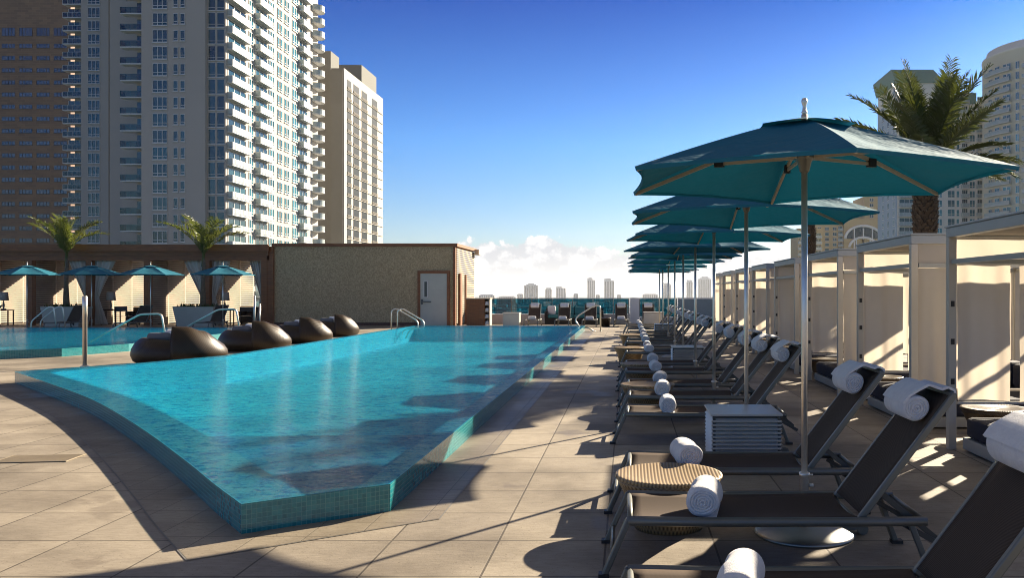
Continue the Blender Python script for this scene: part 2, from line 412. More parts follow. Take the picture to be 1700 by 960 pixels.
M['tower_cream'] = mat('cream_precast', (.44, .41, .36), .85, var=.05, vscale=.08)
M['tower_yellow'] = mat('ochre_stucco', (.50, .38, .20), .85, var=.08, vscale=.05)
M['tower_shade_side'] = mat('shaded_side_stucco', (.42, .50, .56), .85, var=.06, vscale=.05)  # bluish shade of the left face put into its stucco colour
M['roof_green'] = mat('green_copper_roof', (.10, .22, .17), .6, var=.1, vscale=.2)
M['far_tower'] = mat('distant_concrete', (.40, .40, .42), .9, var=.1, vscale=.02)
def brickmat():
    m, n, p = newmat('brown_granite_bands')
    t = n.add('ShaderNodeTexCoord'); v = n.mapping(t.outputs['Object'], rot=(R(90), 0, 0))
    bt = n.add('ShaderNodeTexBrick'); n.link(v, bt.inputs['Vector'])
    for k, x in (('Scale', 1), ('Brick Width', 2.4), ('Row Height', .8), ('Mortar Size', .03)): bt.inputs[k].default_value = x
    bt.inputs['Color1'].default_value = (.25, .13, .065, 1); bt.inputs['Color2'].default_value = (.14, .07, .04, 1); bt.inputs['Mortar'].default_value = (.30, .19, .11, 1)
    n.link(n.mix(n.noise(t.outputs['Object'], .15, 4, .6), bt.outputs['Color'], (.17, .10, .06)), p.inputs['Base Color']); p.inputs['Roughness'].default_value = .7
    return m
M['brick'] = brickmat()
def stucco():
    m, n, p = newmat('pebble_dash_stucco')
    t = n.add('ShaderNodeTexCoord')
    a = n.noise(t.outputs['Object'], 20, 5, .75); b = n.noise(t.outputs['Object'], .7, 3, .5)
    c = n.ramp(a, [(.36, (.33, .225, .11)), (.64, (.76, .58, .34))])
    n.link(n.mix(n.math('MULTIPLY', b, .5), c, (.34, .28, .16)), p.inputs['Base Color']); p.inputs['Roughness'].default_value = .9
    bp = n.add('ShaderNodeBump'); bp.inputs['Strength'].default_value = .9; bp.inputs['Distance'].default_value = .03
    n.link(a, bp.inputs['Height']); n.link(bp.outputs[0], p.inputs['Normal'])
    return m
M['stucco'] = stucco()
# ---------------------------------------------------------------- setting: ground, podium, deck, pools
def poly_sheet(mb, outer, holes, z):
    loops = [[Vector((x, y, 0)) for x, y in outer]] + [[Vector((x, y, 0)) for x, y in h] for h in holes]
    flat = [p for l in loops for p in l]; b = mb.add([(p.x, p.y, z) for p in flat])
    for t in tessellate_polygon(loops):
        a, c, d = (flat[i] for i in t)
        if (c-a).cross(d-a).z < 0: t = (t[0], t[2], t[1])
        mb.face([b+i for i in t])
def smooth_chain(pts, n=4):
    P = [Vector((*p, 0)) for p in pts]; out = []
    for i in range(len(P)-1):
        p0, p1, p2, p3 = P[max(i-1, 0)], P[i], P[i+1], P[min(i+2, len(P)-1)]
        for k in range(n):
            t = k/n
            out.append(.5*((2*p1)+(-p0+p2)*t+(2*p0-5*p1+4*p2-p3)*t*t+(-p0+3*p1-3*p2+p3)*t**3))
    out.append(P[-1]); return [(p.x, p.y) for p in out]
A = G(400.6, 888.7); B = G(648, 850.5); D = (-1.66, 33.2); E = (-8.3, 33.2)
curve = smooth_chain([G(24.4, 636.7), G(75, 656), G(150, 688), G(225, 737), G(300, 799), G(356, 851), A])
left_side = [(-8.25, 21.0), (-8.32, 17.6), (-9.0, 15.75), (-9.55, 14.85)]
POOL = [A, B, D, E] + left_side + curve[:-1]          # counter-clockwise
nA, nB, nD, nE = 0, 1, 2, 3
def offset(poly, dist):
    """move every edge of a ccw polygon inwards by dist(edge index)"""
    n = len(poly); out = []
    for i in range(n):
        p, q, r_ = Vector(poly[i-1]), Vector(poly[i]), Vector(poly[(i+1) % n])
        d1 = (q-p).normalized(); d2 = (r_-q).normalized()
        n1 = Vector((-d1.y, d1.x)); n2 = Vector((-d2.y, d2.x)); k1 = dist((i-1) % n); k2 = dist(i)
        a = p+n1*k1; b = q+n2*k2; cr = d1.x*d2.y-d1.y*d2.x
        if abs(cr) < .03: out.append(tuple(q+(n1*k1+n2*k2)/2)); continue
        t = ((b-a).x*d2.y-(b-a).y*d2.x)/cr; out.append(tuple(a+d1*t))
    return out
def ledge_w(i):      # edge i runs from point i to i+1
    if i == 0: return .10
    if i == 1: return .22
    if i in (2, 3, 4, 5, 6): return .06
    return .42
def shell(poly, inner, zt, zin, depth, name_prefix, parent):
    n = len(poly)
    mb = MB(); s = 0
    for i in range(n):
        p, q = poly[i], poly[(i+1) % n]; L = math.dist(p, q)
        b = mb.add([(*p, -.05), (*q, -.05), (*q, zt), (*p, zt)])
        mb.face((b, b+1, b+2, b+3), [(s, -.05), (s+L, -.05), (s+L, zt), (s, zt)]); s += L
    mb.build('outer_wall', M['mosaic'], parent)
    mb = MB()
    for i in range(n):
        p, q, pi, qi = poly[i], poly[(i+1) % n], inner[i], inner[(i+1) % n]
        b = mb.add([(*p, zt), (*q, zt), (*qi, zin), (*pi, zin)]); mb.face((b, b+1, b+2, b+3))
    mb.build('overflow_ledge', M['ledge'], parent)
    mb = MB()
    for i in range(n):
        p, q = inner[i], inner[(i+1) % n]
        b = mb.add([(*p, zin), (*q, zin), (*q, -depth), (*p, -depth)]); mb.face((b, b+1, b+2, b+3))
    poly_sheet(mb, inner, [], -depth)
    mb.build('basin', M['poolin'], parent)
pool = thing('swimming_pool', 'large raised infinity pool edged with teal mosaic beside the loungers', 'pool', (0, 0, 0))
inner = offset(POOL, ledge_w)
shell(POOL, inner, .19, .165, .38, 'pool', pool)
# a shallow step across the near end
st = MB(); st.box(-3.6, -2.2, 5.9, 7.3, -.9, -.18)
sp = [p for p in inner if p[1] < 9.0]
mb = MB()
near = [inner[0], inner[1], (-1.85, 9.35)] + [p for p in inner[4:] if p[1] < 9.3][:]
q0 = near[3]
near = [p for i, p in enumerate(near)]
poly_sheet(mb, near, [], -.06)
b = mb.add([(-1.85, 9.35, -.06), (*q0, -.06), (*q0, -.37), (-1.85, 9.35, -.37)]); mb.face((b, b+1, b+2, b+3))
mb.build('shallow_step', M['poolstep'], pool)
mb = MB(); poly_sheet(mb, offset(POOL, lambda i: .004), [], .194)
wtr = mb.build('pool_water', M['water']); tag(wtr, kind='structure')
# second pool on the left
P2 = [(-16.5, 16.7), (-13.95, 19.0), (-13.1, 19.8), (-12.6, 21.6), (-12.9, 31.6), (-40, 31.6), (-40, 16.7)]
pool2 = thing('swimming_pool', 'smaller raised pool behind the wicker pods at the left', 'pool')
in2 = offset(P2, lambda i: .12)
shell(P2, in2, .19, .165, .45, 'pool', pool2)
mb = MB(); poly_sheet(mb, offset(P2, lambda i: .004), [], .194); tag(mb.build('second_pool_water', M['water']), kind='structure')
# pale sunlit outer wall is the same tile; deck
mb = MB(); poly_sheet(mb, [(-46, -7), (12.6, -7), (12.6, 41.6), (-46, 41.6)], [POOL, P2], 0)
tag(mb.build('deck', M['deck']), kind='structure')
mb = MB(); mb.box(-46, 12.6, -7, 43.4, -60, -1.4); tag(mb.build('podium', M['concrete']), kind='structure')
mb = MB(); mb.box(-46, 12.6, 41.6, 43.4, -1.4, 0); tag(mb.build('roof_edge', M['concrete']), kind='structure')
# darker border stones and slot drain round the pool
out1 = offset(POOL, lambda i: -.37 if i in (0, 1) or i > 7 else -.3)
mb = MB(); poly_sheet(mb, out1, [POOL], .004); tag(mb.build('pool_border', M['border']), kind='structure')
out2 = offset(POOL, lambda i: -.380 if i in (0, 1) or i > 7 else -.31)
mb = MB(); poly_sheet(mb, out2, [out1], .003); tag(mb.build('slot_drain', M['dusty']), kind='structure')
# steel grate at the left
mb = MB(); g0 = G(65, 763)
mb.mi = 1; mb.box(-.30, .30, -.165, .175, 0, .001); mb.mi = 0  # black sheet under the bars stands in for shade in the slots
for i in range(16): mb.box(-.30, .30, -.16+i*.021, -.148+i*.021, 0, .006)
mb.box(-.31, -.30, -.17, .18, 0, .007); mb.box(.30, .31, -.17, .18, 0, .007)
o = mb.build('drain_grate', [mat('tan_grate', (.30, .245, .17), .6), M['black']], None, (g0[0], g0[1], .003), .12); tag(o, 'flat slotted drain grate set in the sunlit stone at the left', 'drain grate')

# far ground and bay
def groundmat():
    m, n, p = newmat('far_ground')
    t = n.add('ShaderNodeTexCoord')
    a = n.noise(t.outputs['Object'], .0006, 5, .6); b = n.noise(t.outputs['Object'], .012, 4, .7)
    land = n.ramp(b, [(.35, (.035, .06, .04)), (.55, (.07, .09, .06)), (.66, (.35, .34, .32))])
    wat = n.ramp(b, [(.3, (.02, .07, .10)), (.7, (.03, .10, .14))])
    n.link(n.mix(n.ramp(a, [(.50, (0, 0, 0)), (.53, (1, 1, 1))]), wat, land), p.inputs['Base Color']); p.inputs['Roughness'].default_value = .6
    return m
mb = MB(); N = 64
b = mb.add([(0, 0, -60)] + [(22000*math.cos(i*2*math.pi/N), 22000*math.sin(i*2*math.pi/N), -60) for i in range(N)])
for i in range(N): mb.face((b, b+1+i, b+1+(i+1) % N))
tag(mb.build('ground', groundmat()), kind='structure')
mb = MB(); rr = random.Random(3)
for i in range(900):
    d = rr.uniform(500, 6500); a = rr.uniform(-.62, .5); x, y = d*math.sin(a), d*math.cos(a)
    wd, h = rr.uniform(12, 45), rr.uniform(4, 22)
    mb.box(x-wd, x+wd, y-wd*.6, y+wd*.6, -60, -60+h)
tag(mb.build('low_city_blocks', M['far_tower']), kind='stuff', label='low hazy city blocks seen through the glass rail', cat='city blocks')
# haze
def hazemat():
    m = bpy.data.materials.new('haze'); m.use_nodes = True; n = NT(m.node_tree); n.n.remove(n.n['Principled BSDF'])
    v = n.add('ShaderNodeVolumePrincipled'); v.inputs['Density'].default_value = HAZE; v.inputs['Color'].default_value = (.90, .94, 1, 1)
    v.inputs['Anisotropy'].default_value = .3
    n.link(v.outputs[0], n.n['Material Output'].inputs['Volume']); return m
HAZE = 7e-5
mb = MB(); mb.box(-23000, 23000, -23000, 23000, -61, 135)
tag(mb.build('haze', hazemat()), kind='stuff', label='thin pale haze over the bay and far skyline', cat='haze')

# ---------------------------------------------------------------- city buildings
class Rep:
    """many equal parts of one thing: the hundred that show largest become parts, the rest one part"""
    def __init__(s, name, mats, parent): s.name, s.mats, s.parent, s.items, s.meshes = name, mats, parent, [], {}
    def add(s, key, maker, loc, rz=0): 
        if key not in s.meshes:
            mb = MB(); maker(mb); s.meshes[key] = mb
        s.items.append((key, Vector(loc), rz))
    def done(s):
        base = s.parent.matrix_world.translation if False else s.parent.location
        s.items.sort(key=lambda it: (base+it[1]).length)
        protos = {}
        for key, loc, rz in s.items[:100]:
            if key not in protos: o = protos[key] = s.meshes[key].build(s.name, s.mats, s.parent)
            else: o = protos[key].copy(); COL.objects.link(o); o.parent = s.parent
            o.location = loc; o.rotation_euler = (0, 0, rz)
        if s.items[100:]:
            big = MB()
            for key, loc, rz in s.items[100:]:
                src = s.meshes[key]; Mx = Matrix.Translation(loc) @ Matrix.Rotation(rz, 4, 'Z')
                b = big.add([Mx @ Vector(v) for v in src.v])
                for f, mi in zip(src.f, src.m): big.mi = mi; big.face([b+i for i in f])
            big.build(s.name, s.mats, s.parent)['kind'] = 'stuff'
def win(w_, h_, cols=2, transom=0., fr=.10, proud=.12):
    def mk(mb):
        mb.mi = 0; mb.box(-w_/2, w_/2, -.03, .02, 0, h_)
        mb.mi = 1
        for z0, z1 in ((-.02, fr), (h_-fr, h_+.02)): mb.box(-w_/2, w_/2, -proud, .02, z0, z1)
        if transom: mb.box(-w_/2+fr, w_/2-fr, -proud, .02, h_*transom-fr/2, h_*transom+fr/2)
        for i in range(cols+1):
            x = -w_/2 + w_*i/cols; k = fr*.5
            mb.box(max(x-k, -w_/2), min(x+k, w_/2), -proud-.01, .02, fr, h_-fr)
        mb.box(-w_/2-.1, w_/2+.1, -.22, 0, -.14, -.02)
    return mk
def balc(L, d, rail=1.05, solid=True):
    """slab with balustrade, along local x, sticking out to -y"""
    def mk(mb):
        mb.mi = 1; mb.box(-L/2, L/2, -d, 0, -.25, 0)
        mb.mi = 2; mb.box(-L/2+.05, L/2-.05, -d+.02, -d+.06, .08, rail); mb.box(-L/2+.02, -L/2+.06, -d+.06, 0, .08, rail); mb.box(L/2-.06, L/2-.02, -d+.06, 0, .08, rail)
        mb.mi = 1; mb.box(-L/2, L/2, -d, -d+.08, rail, rail+.07); mb.box(-L/2, -L/2+.08, -d, 0, rail, rail+.07); mb.box(L/2-.08, L/2, -d, 0, rail, rail+.07)
        n = max(2, int(L/1.1))
        for i in range(n+1):
            x = -L/2+.04+(L-.08)*i/n; mb.box(x-.03, x+.03, -d-.01, -d+.07, 0, rail)
        mb.mi = 0; mb.box(-L/2+.3, L/2-.3, -.03, .02, 0, 2.45)
        mb.mi = 1
        for i in range(4): x = -L/2+.3+(L-.6)*i/3; mb.box(x-.05, x+.05, -.1, .02, 0, 2.45)
    return mk
def frontbalc(mb):
    L, d = 4.0, 1.9
    mb.mi = 1; mb.box(-L/2, L/2, -d, 0, -.22, 0)
    mb.mi = 2; mb.box(-L/2+.05, L/2-.05, -d+.02, -d+.06, .05, 1.05); mb.box(-L/2+.02, -L/2+.06, -d+.06, 0, .05, 1.05)
    mb.mi = 0; mb.box(-L/2, L/2, -d, -d+.08, 1.05, 1.12); mb.box(-L/2, -L/2+.08, -d, 0, 1.05, 1.12)
    for i in range(5): x = -L/2+.04+(L-.08)*i/4; mb.box(x-.04, x+.04, -d-.01, -d+.07, 0, 1.05)
    mb.box(.15, 1.95, -.03, .02, 0, 2.5)
    mb.mi = 1; mb.box(1.0, 1.08, -.08, .02, 0, 2.5)
BAL = mat('pale_balustrade', (.36, .42, .41), .3, spec=.6, var=.06, vscale=.5)
WMATS = [M['win_teal'], M['winframe'], BAL]
WMATS_G = [M['win_teal'], M['winframe'], M['balglass']]
GZ = -60
def Z0(z): return z-GZ
# --- white condominium tower
tw = thing('condominium_tower', 'tall white balconied tower with sunlit side, behind the pavilion', 'building', (0, 0, GZ))
def block(parent, x0, x1, y0, y1, z0, z1, m, name='wall'):
    mb = MB(); mb.box(x0, x1, y0, y1, Z0(z0), Z0(z1)); return mb.build(name, m, parent)
FL = 3.12; NF = 26
block(tw, -90.4, -78.6, 159, 176, GZ, 90, M['tower_white']); block(tw, -90.3, -75.2, 160, 203, GZ, 90, M['tower_white'])
block(tw, -109, -90.4, 180, 202, GZ, 90, M['tower_white']); block(tw, -128.5, -122, 201, 214, GZ, 90, M['tower_white'])
block(tw, -131.2, -128.5, 203, 214, GZ, 90, M['tower_white']); block(tw, -122, -108, 203, 215, GZ, 90, M['tower_white'])
block(tw, -97, -92.4, 164, 180, GZ, 90, M['tower_white']); block(tw, -92.4, -90.4, 161, 180, GZ, 90, M['tower_white'])
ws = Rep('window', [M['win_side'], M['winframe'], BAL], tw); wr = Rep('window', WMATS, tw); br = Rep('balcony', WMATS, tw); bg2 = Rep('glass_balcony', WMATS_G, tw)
for k in range(-3, NF):
    z = Z0(51.1+3*FL - FL*k)
    wr.add('big', win(2.7, 2.35, 3, .25), (-86.9, 159, z)); wr.add('sm', win(.85, 2.0, 1, .25), (-84.0, 159, z+.25)); wr.add('sm', None, (-82.7, 159, z+.25))
    wr.add('dk', win(1.35, 2.75, 1, .2, .06), (-77.75, 160, z)); wr.add('dk', None, (-76.1, 160, z))
    zs = Z0(53.5+3*FL-FL*k)
    bg2.add('f', frontbalc, (-92.45, 161, zs))
    zl = Z0(66.1+3*FL-FL*k) if k < NF else 0
    wr.add('mid', win(2.8, 2.35, 3, .25), (-125.4, 201, zl)); bg2.add('l', balc(4.6, 1.9), (-130.6, 203, zl+.2))
    # sunlit side, facing +x
    q = math.pi/2
    br.add('s1', balc(8.0, 1.05), (-75.2, 164.6, z-.6), q)
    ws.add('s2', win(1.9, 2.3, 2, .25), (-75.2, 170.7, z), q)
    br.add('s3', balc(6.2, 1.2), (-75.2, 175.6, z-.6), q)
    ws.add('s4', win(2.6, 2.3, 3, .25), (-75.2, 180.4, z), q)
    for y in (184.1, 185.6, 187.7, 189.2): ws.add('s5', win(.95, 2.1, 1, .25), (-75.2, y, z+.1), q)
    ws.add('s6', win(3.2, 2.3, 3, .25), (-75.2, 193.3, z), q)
    br.add('s7', balc(5.4, 1.2), (-75.2, 198.2, z-.6), q)
def round_balc(mb):
    n = 14; r0, r1 = .3, 2.2
    mb.mi = 1
    for (ra, z0, z1) in ((r1, -.25, 0), (r1, 1.05, 1.12)):
        t = mb.add([(ra*math.cos(R(-90+180*i/n)), ra*math.sin(R(-90+180*i/n)), z) for z in (z0, z1) for i in range(n+1)])
        for i in range(n): mb.face((t+i, t+i+1, t+n+2+i, t+n+1+i))
        mb.face([t+i for i in range(n, -1, -1)]); mb.face([t+n+1+i for i in range(n+1)])
    mb.mi = 2; rb = r1-.06
    t = mb.add([(rb*math.cos(R(-90+180*i/n)), rb*math.sin(R(-90+180*i/n)), z) for z in (0, 1.05) for i in range(n+1)])
    for i in range(n): mb.face((t+i, t+i+1, t+n+2+i, t+n+1+i))
rb_ = Rep('round_balcony', WMATS, tw)
for k in range(-3, NF): rb_.add('r', round_balc, (-75.25, 206.1, Z0(51.1+3*FL-FL*k)-.6))
mb = MB(); mb.box(-80, -75.3, 203, 208, 0, Z0(90)); mb.build('wall', M['tower_white'], tw)
for r_ in (wr, ws, br, bg2, rb_): r_.done()
# --- beige tower
tb = thing('office_tower', 'beige concrete tower with a dark window grid, right of the white tower', 'building', (0, 0, GZ))
block(tb, -83.2, -79.8, 240, 278, GZ, 64.4, M['tower_beige']); block(tb, -83.21, -79.79, 239.6, 240, GZ, 63.9, M['tower_beige'], 'edge_wall')
block(tb, -90, -84, 242, 249, GZ, 69.8, M['tower_beige']); block(tb, -95, -83.21, 244, 277, GZ, 62.5, M['tower_beige'], 'wall')
block(tb, -91, -81.5, 262, 277.4, 62.5, 71.2, M['tower_beige'], 'roof_plant_room')
mb = MB(); mb.box(-79.8, -79.55, 240, 278, 0, Z0(64.4)); mb.build('cladding', M['tower_cream'], tb)
wb = Rep('window', [mat('black_glass', (.012, .018, .02), .45, var=.4, spec=.08), mat('louvre_grey_brown', (.16, .14, .11), .7), M['tower_beige']], tb)  # louvre band under each window has its own grey brown
def gridwin(w_):
    def mk(mb):
        mb.mi = 0; mb.box(-w_/2, w_/2, -.03, .1, .72, 2.72)
        mb.mi = 1; mb.box(-w_/2, w_/2, -.12, .1, 0, .7)
        mb.mi = 1
        for i in range(5): mb.box(-w_/2, w_/2, -.2, -.12, .05+i*.14, .12+i*.14)
    return mk
for k in range(24):
    z = Z0(59.2 - 3.03*k)
    for (y, w_) in ((244.3, 3.6), (250.6, 5.2), (258.4, 5.4), (268.8, 5.6)): wb.add(w_, gridwin(w_), (-79.55, y, z), math.pi/2)
wb.done()
for z in range(8): 
    pass
mb = MB()
for k in range(25): mb.box(-79.5, -79.3, 242.3, 277.5, Z0(58.95-3.03*k)-.05, Z0(58.95-3.03*k)+.06)
mb.build('floor_band', M['tower_cream'], tb)
# --- brown tower
tbr = thing('office_tower', 'brown stone tower with ribbons of windows at the far left', 'building', (0, 0, GZ))
block(tbr, -250, -183, 281, 320, GZ, 115, M['brick'])
wn = Rep('window', [M['win_blue'], M['black'], M['brick']], tbr)
for k in range(21):
    z = Z0(86.2 - 4.0*k); h_ = 1.35 if k else 2.6
    for i in range(6): wn.add(('t', k == 0), win(4.3, h_, 4, 0, .05), (-186.1-.2-5.7*i, 281, z-.4))
wn.done()
M['tower_pale'] = mat('pale_stucco', (.82, .76, .66), .85, var=.05, vscale=.05)  # one even pale base colour for the right-hand towers
# --- right: white tower with green roofs
tg = thing('condominium_tower', 'pale tower with green copper roofs, behind the large palm', 'building', (0, 0, GZ))
block(tg, 89.6, 108.5, 284, 306, GZ, 71, M['tower_pale']); block(tg, 108.5, 119.6, 284, 306, GZ, 64, M['tower_pale'])
block(tg, 89.3, 89.6, 284.3, 305.5, GZ, 66, M['tower_shade_side'], 'side_wall')
mb = MB(); b = mb.add([(89.0, 283.4, Z0(71)), (105.5, 283.4, Z0(71)), (105.5, 306.5, Z0(71)), (89.0, 306.5, Z0(71)), (87.6, 284.5, Z0(75.6)), (101.6, 284.5, Z0(75.6)), (101.6, 305.5, Z0(75.6)), (87.6, 305.5, Z0(75.6))])
for q in ((0, 3, 2, 1), (4, 5, 6, 7), (0, 1, 5, 4), (1, 2, 6, 5), (2, 3, 7, 6), (3, 0, 4, 7)): mb.face([b+i for i in q])
mb.box(101.5, 108.9, 283.5, 306, Z0(71), Z0(72.6))
mb.build('roof', M['roof_green'], tg)
mb = MB(); mb.box(109.6, 115.6, 283.5, 300, Z0(64), Z0(67.6)); mb.build('roof', M['roof_green'], tg)
wg = Rep('window', [M['win_side'], M['white_paint'], BAL], tg); bgr = Rep('balcony', WMATS, tg)
for k in range(27):
    z = Z0(67.0-3.1*k)
    bgr.add('b', balc(5.6, 1.6), (92.7, 284, z))
    wg.add('n', win(1.7, 2.2, 2, .3), (103.5, 284, z)); wg.add('w', win(2.3, 2.3, 2, .3), (107.4, 284, z)); wg.add('n2', win(.9, 2.2, 1, .3), (109.6, 284, z))
    if k > 0:
        bgr.add('b2', balc(2.4, 1.2), (111.9, 284, z)); wg.add('n', None, (114.4, 284, z)); bgr.add('b2', None, (117.0, 284, z))
    for y in (287, 293, 299): wg.add('s', win(2.0, 2.1, 2, .3), (89.3, y, z), -math.pi/2)
wg.done(); bgr.done()
# --- right: round tower
tr_ = thing('condominium_tower', 'round white tower with curved balconies at the right edge', 'building', (132, 267, GZ))
mb = MB(); mb.lathe([(19.7, 0), (19.7, Z0(74)), (19.9, Z0(74)), (19.9, Z0(74.8)), (18.5, Z0(74.8)), (18.5, Z0(77)), (0, Z0(77))], 72); mb.build('wall', M['tower_pale'], tr_)
def curvebalc(a0, a1, r1=21.1):
    def mk(mb):
        n = 12
        for mi, ra, z0, z1, rin in ((1, r1, -.22, 0, 19.6), (2, r1-.08, 0, 1.0, None), (1, r1, 1.0, 1.08, r1-.12)):
            mb.mi = mi
            t = mb.add([(ra*math.cos(R(a0+(a1-a0)*i/n)), ra*math.sin(R(a0+(a1-a0)*i/n)), z) for z in (z0, z1) for i in range(n+1)])
            for i in range(n): mb.face((t+i, t+i+1, t+n+2+i, t+n+1+i))
            if rin:
                u = mb.add([(rin*math.cos(R(a0+(a1-a0)*i/n)), rin*math.sin(R(a0+(a1-a0)*i/n)), z) for z in (z0, z1) for i in range(n+1)])
                for i in range(n): mb.face((t+i, t+i+1, u+i+1, u+i)); mb.face((t+n+1+i, u+n+1+i, u+n+2+i, t+n+2+i))
    return mk
wc = Rep('window', [M['win_side'], M['white_paint'], BAL], tr_); bc = Rep('balcony', WMATS, tr_)
for k in range(26):
    z = Z0(68.2-3.1*k)
    bc.add('c', curvebalc(182, 212), (0, 0, z)); bc.add('d', curvebalc(222, 250, 20.9), (0, 0, z))
    for a, key, w_ in ((186, 'a', 2.0), (196, 'a', 2.0), (207, 'b', 2.8), (217, 'c', 1.1), (229, 'b', 2.8), (240, 'b', 2.8)):
        wc.add(key, win(w_, 2.2, 2, .0), (19.75*math.cos(R(a)), 19.75*math.sin(R(a)), z+.05), R(a+90))
wc.done(); bc.done()
# --- ochre buildings
ty = thing('apartment_building', 'ochre building with white arched windows, seen under the umbrellas', 'building', (0, 0, GZ))
block(ty, 109.5, 126, 500, 530, GZ, 41.5, M['tower_yellow']); block(ty, 126, 148, 498, 530, GZ, 44, M['tower_yellow'])
block(ty, 139.5, 149, 505, 530, 44, 58, M['tower_yellow'])
mb = MB()
for (zc, rad) in ((32.5, 10.5), (27.5, 8.0)):
    mb.tube([(137+rad*math.cos(R(a)), 497.4, Z0(zc+rad*.72*math.sin(R(a)))) for a in range(0, 181, 12)], .8, 6)
    for x in (-.5, 0, .5): mb.box(137+x*rad-.3, 137+x*rad+.3, 497, 497.9, Z0(zc-6), Z0(zc+rad*.58))
mb.build('arch_frame', M['white_paint'], ty)
mb = MB(); b0 = mb.add([(137, 497.7, Z0(32.5))]+[(137+10*math.cos(R(a)), 497.7, Z0(32.5+7*math.sin(R(a)))) for a in range(0, 181, 12)])
for i in range(15): mb.face((b0, b0+1+i, b0+2+i))
mb.build('arched_window', M['win_dark'], ty)
wy = Rep('window', WMATS, ty); by = Rep('balcony', WMATS, ty)
for k in range(16):
    z = Z0(37.5-3.1*k)
    for x in (112, 116.5, 121): wy.add('a', win(2.2, 1.9, 2), (x, 500, z))
    by.add('b', balc(3.0, 1.5), (124.3, 500, z))
    if k > 3:
        for x in (129, 133, 141, 145): wy.add('a', None, (x, 498, z))
for k in range(4): wy.add('a', None, (144, 505, Z0(55-3.2*k)))
wy.done(); by.done()
ts = thing('apartment_building', 'narrow tan building with stacked balconies behind the slim palm trunk', 'building', (0, 0, GZ))
block(ts, 89.5, 103, 450, 470, GZ, 35, M['tower_yellow'])
bs = Rep('balcony', WMATS, ts)
for k in range(14): bs.add('b', balc(5, 1.6), (92.2, 450, Z0(30-3.1*k))); bs.add('b', None, (99.5, 450, Z0(30-3.1*k)))
bs.done()
# --- skyline across the bay
SK = [(870, 893, 471, 'broad hazy tower with a stepped crown, leftmost tall one over the rail'),
      (905, 916, 478, 'short hazy tower just right of the broad stepped one'),
      (923, 939, 476, 'hazy tower with one lower shoulder, left of the slim tower'),
      (975, 988, 462, 'slim tall hazy tower above the middle of the glass rail'),
      (1003, 1020, 463, 'hazy tower with a notched top, right of the slim one'),
      (1099, 1114, 470, 'pale tower between the umbrella poles'), (1140, 1150, 465, 'pale slab tower left of the stepped pair by the cabanas'),
      (1160, 1181, 460, 'palest tall stepped tower nearest the cabanas')]
LOW = [(795, 821, 489, 'long low hazy block beside the slatted corner'), (828, 856, 492, 'lowest long hazy block on the horizon, left of the broad tower'), (858, 869, 488, 'small hazy block touching the broad tower'),
       (952, 960, 487, 'small hazy block left of the slim tower'), (989, 996, 489, 'small hazy block right of the slim tower'), (1024, 1031, 489, 'small hazy block right of the notched tower'), (1067, 1092, 488, 'low wide hazy block left of the umbrella poles')]
for i, (x0, x1, yt, lab) in enumerate(SK+LOW):
    d = 3600+(i*137 % 500); k = d/1420; X0, X1 = (x0-1042)*k, (x1-1042)*k; zt = Z0(1.5+(485-yt)*k); wd = X1-X0
    t = thing('distant_tower' if i < len(SK) else 'distant_block', lab, 'building', ((X0+X1)/2, d, GZ), 0, 'hazy skyline across the bay')
    mb = MB(); mb.box(-wd/2, wd/2, 0, wd*.8, 0, zt*.93)
    if i in (2,): mb.box(-wd/2, wd*.1, 0, wd*.8, zt*.93, zt)
    elif i in (3, 4): mb.box(-wd/2, wd*.18, 0, wd*.8, zt*.93, zt); mb.box(-wd*.3, wd*.05, 5, wd*.5, zt, zt*1.02)
    elif i in (0, 7): mb.box(-wd*.36, wd*.36, 0, wd*.8, zt*.93, zt*.97); mb.box(-wd*.22, wd*.22, 2, wd*.6, zt*.97, zt*1.01)
    else: mb.box(-wd*.4, wd*.4, 0, wd*.7, zt*.93, zt)
    mb.build('wall', M['far_tower'], t)
    mb = MB(); n = max(2, int(wd/9))
    for j in range(n): x = -wd/2+wd*(j+.5)/n; mb.box(x-wd*.13/n*2, x+wd*.13/n*2, -.5, 0, zt*.15, zt*.9)
    mb.build('window_band', M['win_dark'], t)
# ---------------------------------------------------------------- pavilion and service building on the left
PX = [-31.75, -29.1, -26.5, -23.87, -21.3, -18.65, -16.1]
pav = thing('pavilion', 'long timber pavilion with slatted bays behind the left pool', 'pavilion', (0, 38, 0))
mb = MB(); mb.box(-34, -15.9, -.15, 4.8, 3.12, 3.50); mb.build('roof', M['wood'], pav)
mb = MB(); mb.box(-34, -15.85, -.30, -.15, 3.30, 3.60); mb.build('fascia', M['wood'], pav)
mb = MB(); mb.box(-34, -15.9, -.1, .08, 2.9, 3.115); mb.build('front_beam', M['wood'], pav)
for x in PX:
    mb = MB(); mb.box(x-.13, x+.13, -.13, .13, 0, 2.9); mb.build('post', M['wood'], pav)
for x in PX[:-1]:
    mb = MB()
    for k in range(31): z = .08+k*.095; mb.box(x-.02, x+.055, .135, 4.6, z, z+.052)
    for y in (.2, 1.6, 3.1, 4.5): mb.box(x-.021, x+.035, y, y+.07, .02, 3.1)
    mb.build('slatted_screen', M['slat'], pav)
    MB().box(x-.033, x-.022, .14, 4.58, .05, 3.08).build('gap_shade_board', M['wood_dark'], pav)  # dark sheet added so the gaps between slats look shaded
svc = thing('service_building', 'pebble stucco service building with brown trim and a grey door', 'building', (0, 38, 0))
mb = MB(); mb.box(-15.7, -7.75, .02, 4.75, 0, 3.52); mb.build('wall', M['stucco'], svc)
mb = MB(); mb.box(-15.8, -7.55, -.06, 4.9, 3.525, 3.66); mb.build('roof_trim', M['wood'], svc)
MB().box(-15.97, -15.7, -.1, .12, 0, 3.52).build('corner_trim', M['wood'], svc); MB().box(-7.75, -7.64, -.05, .1, 0, 3.52).build('corner_trim', M['wood'], svc)
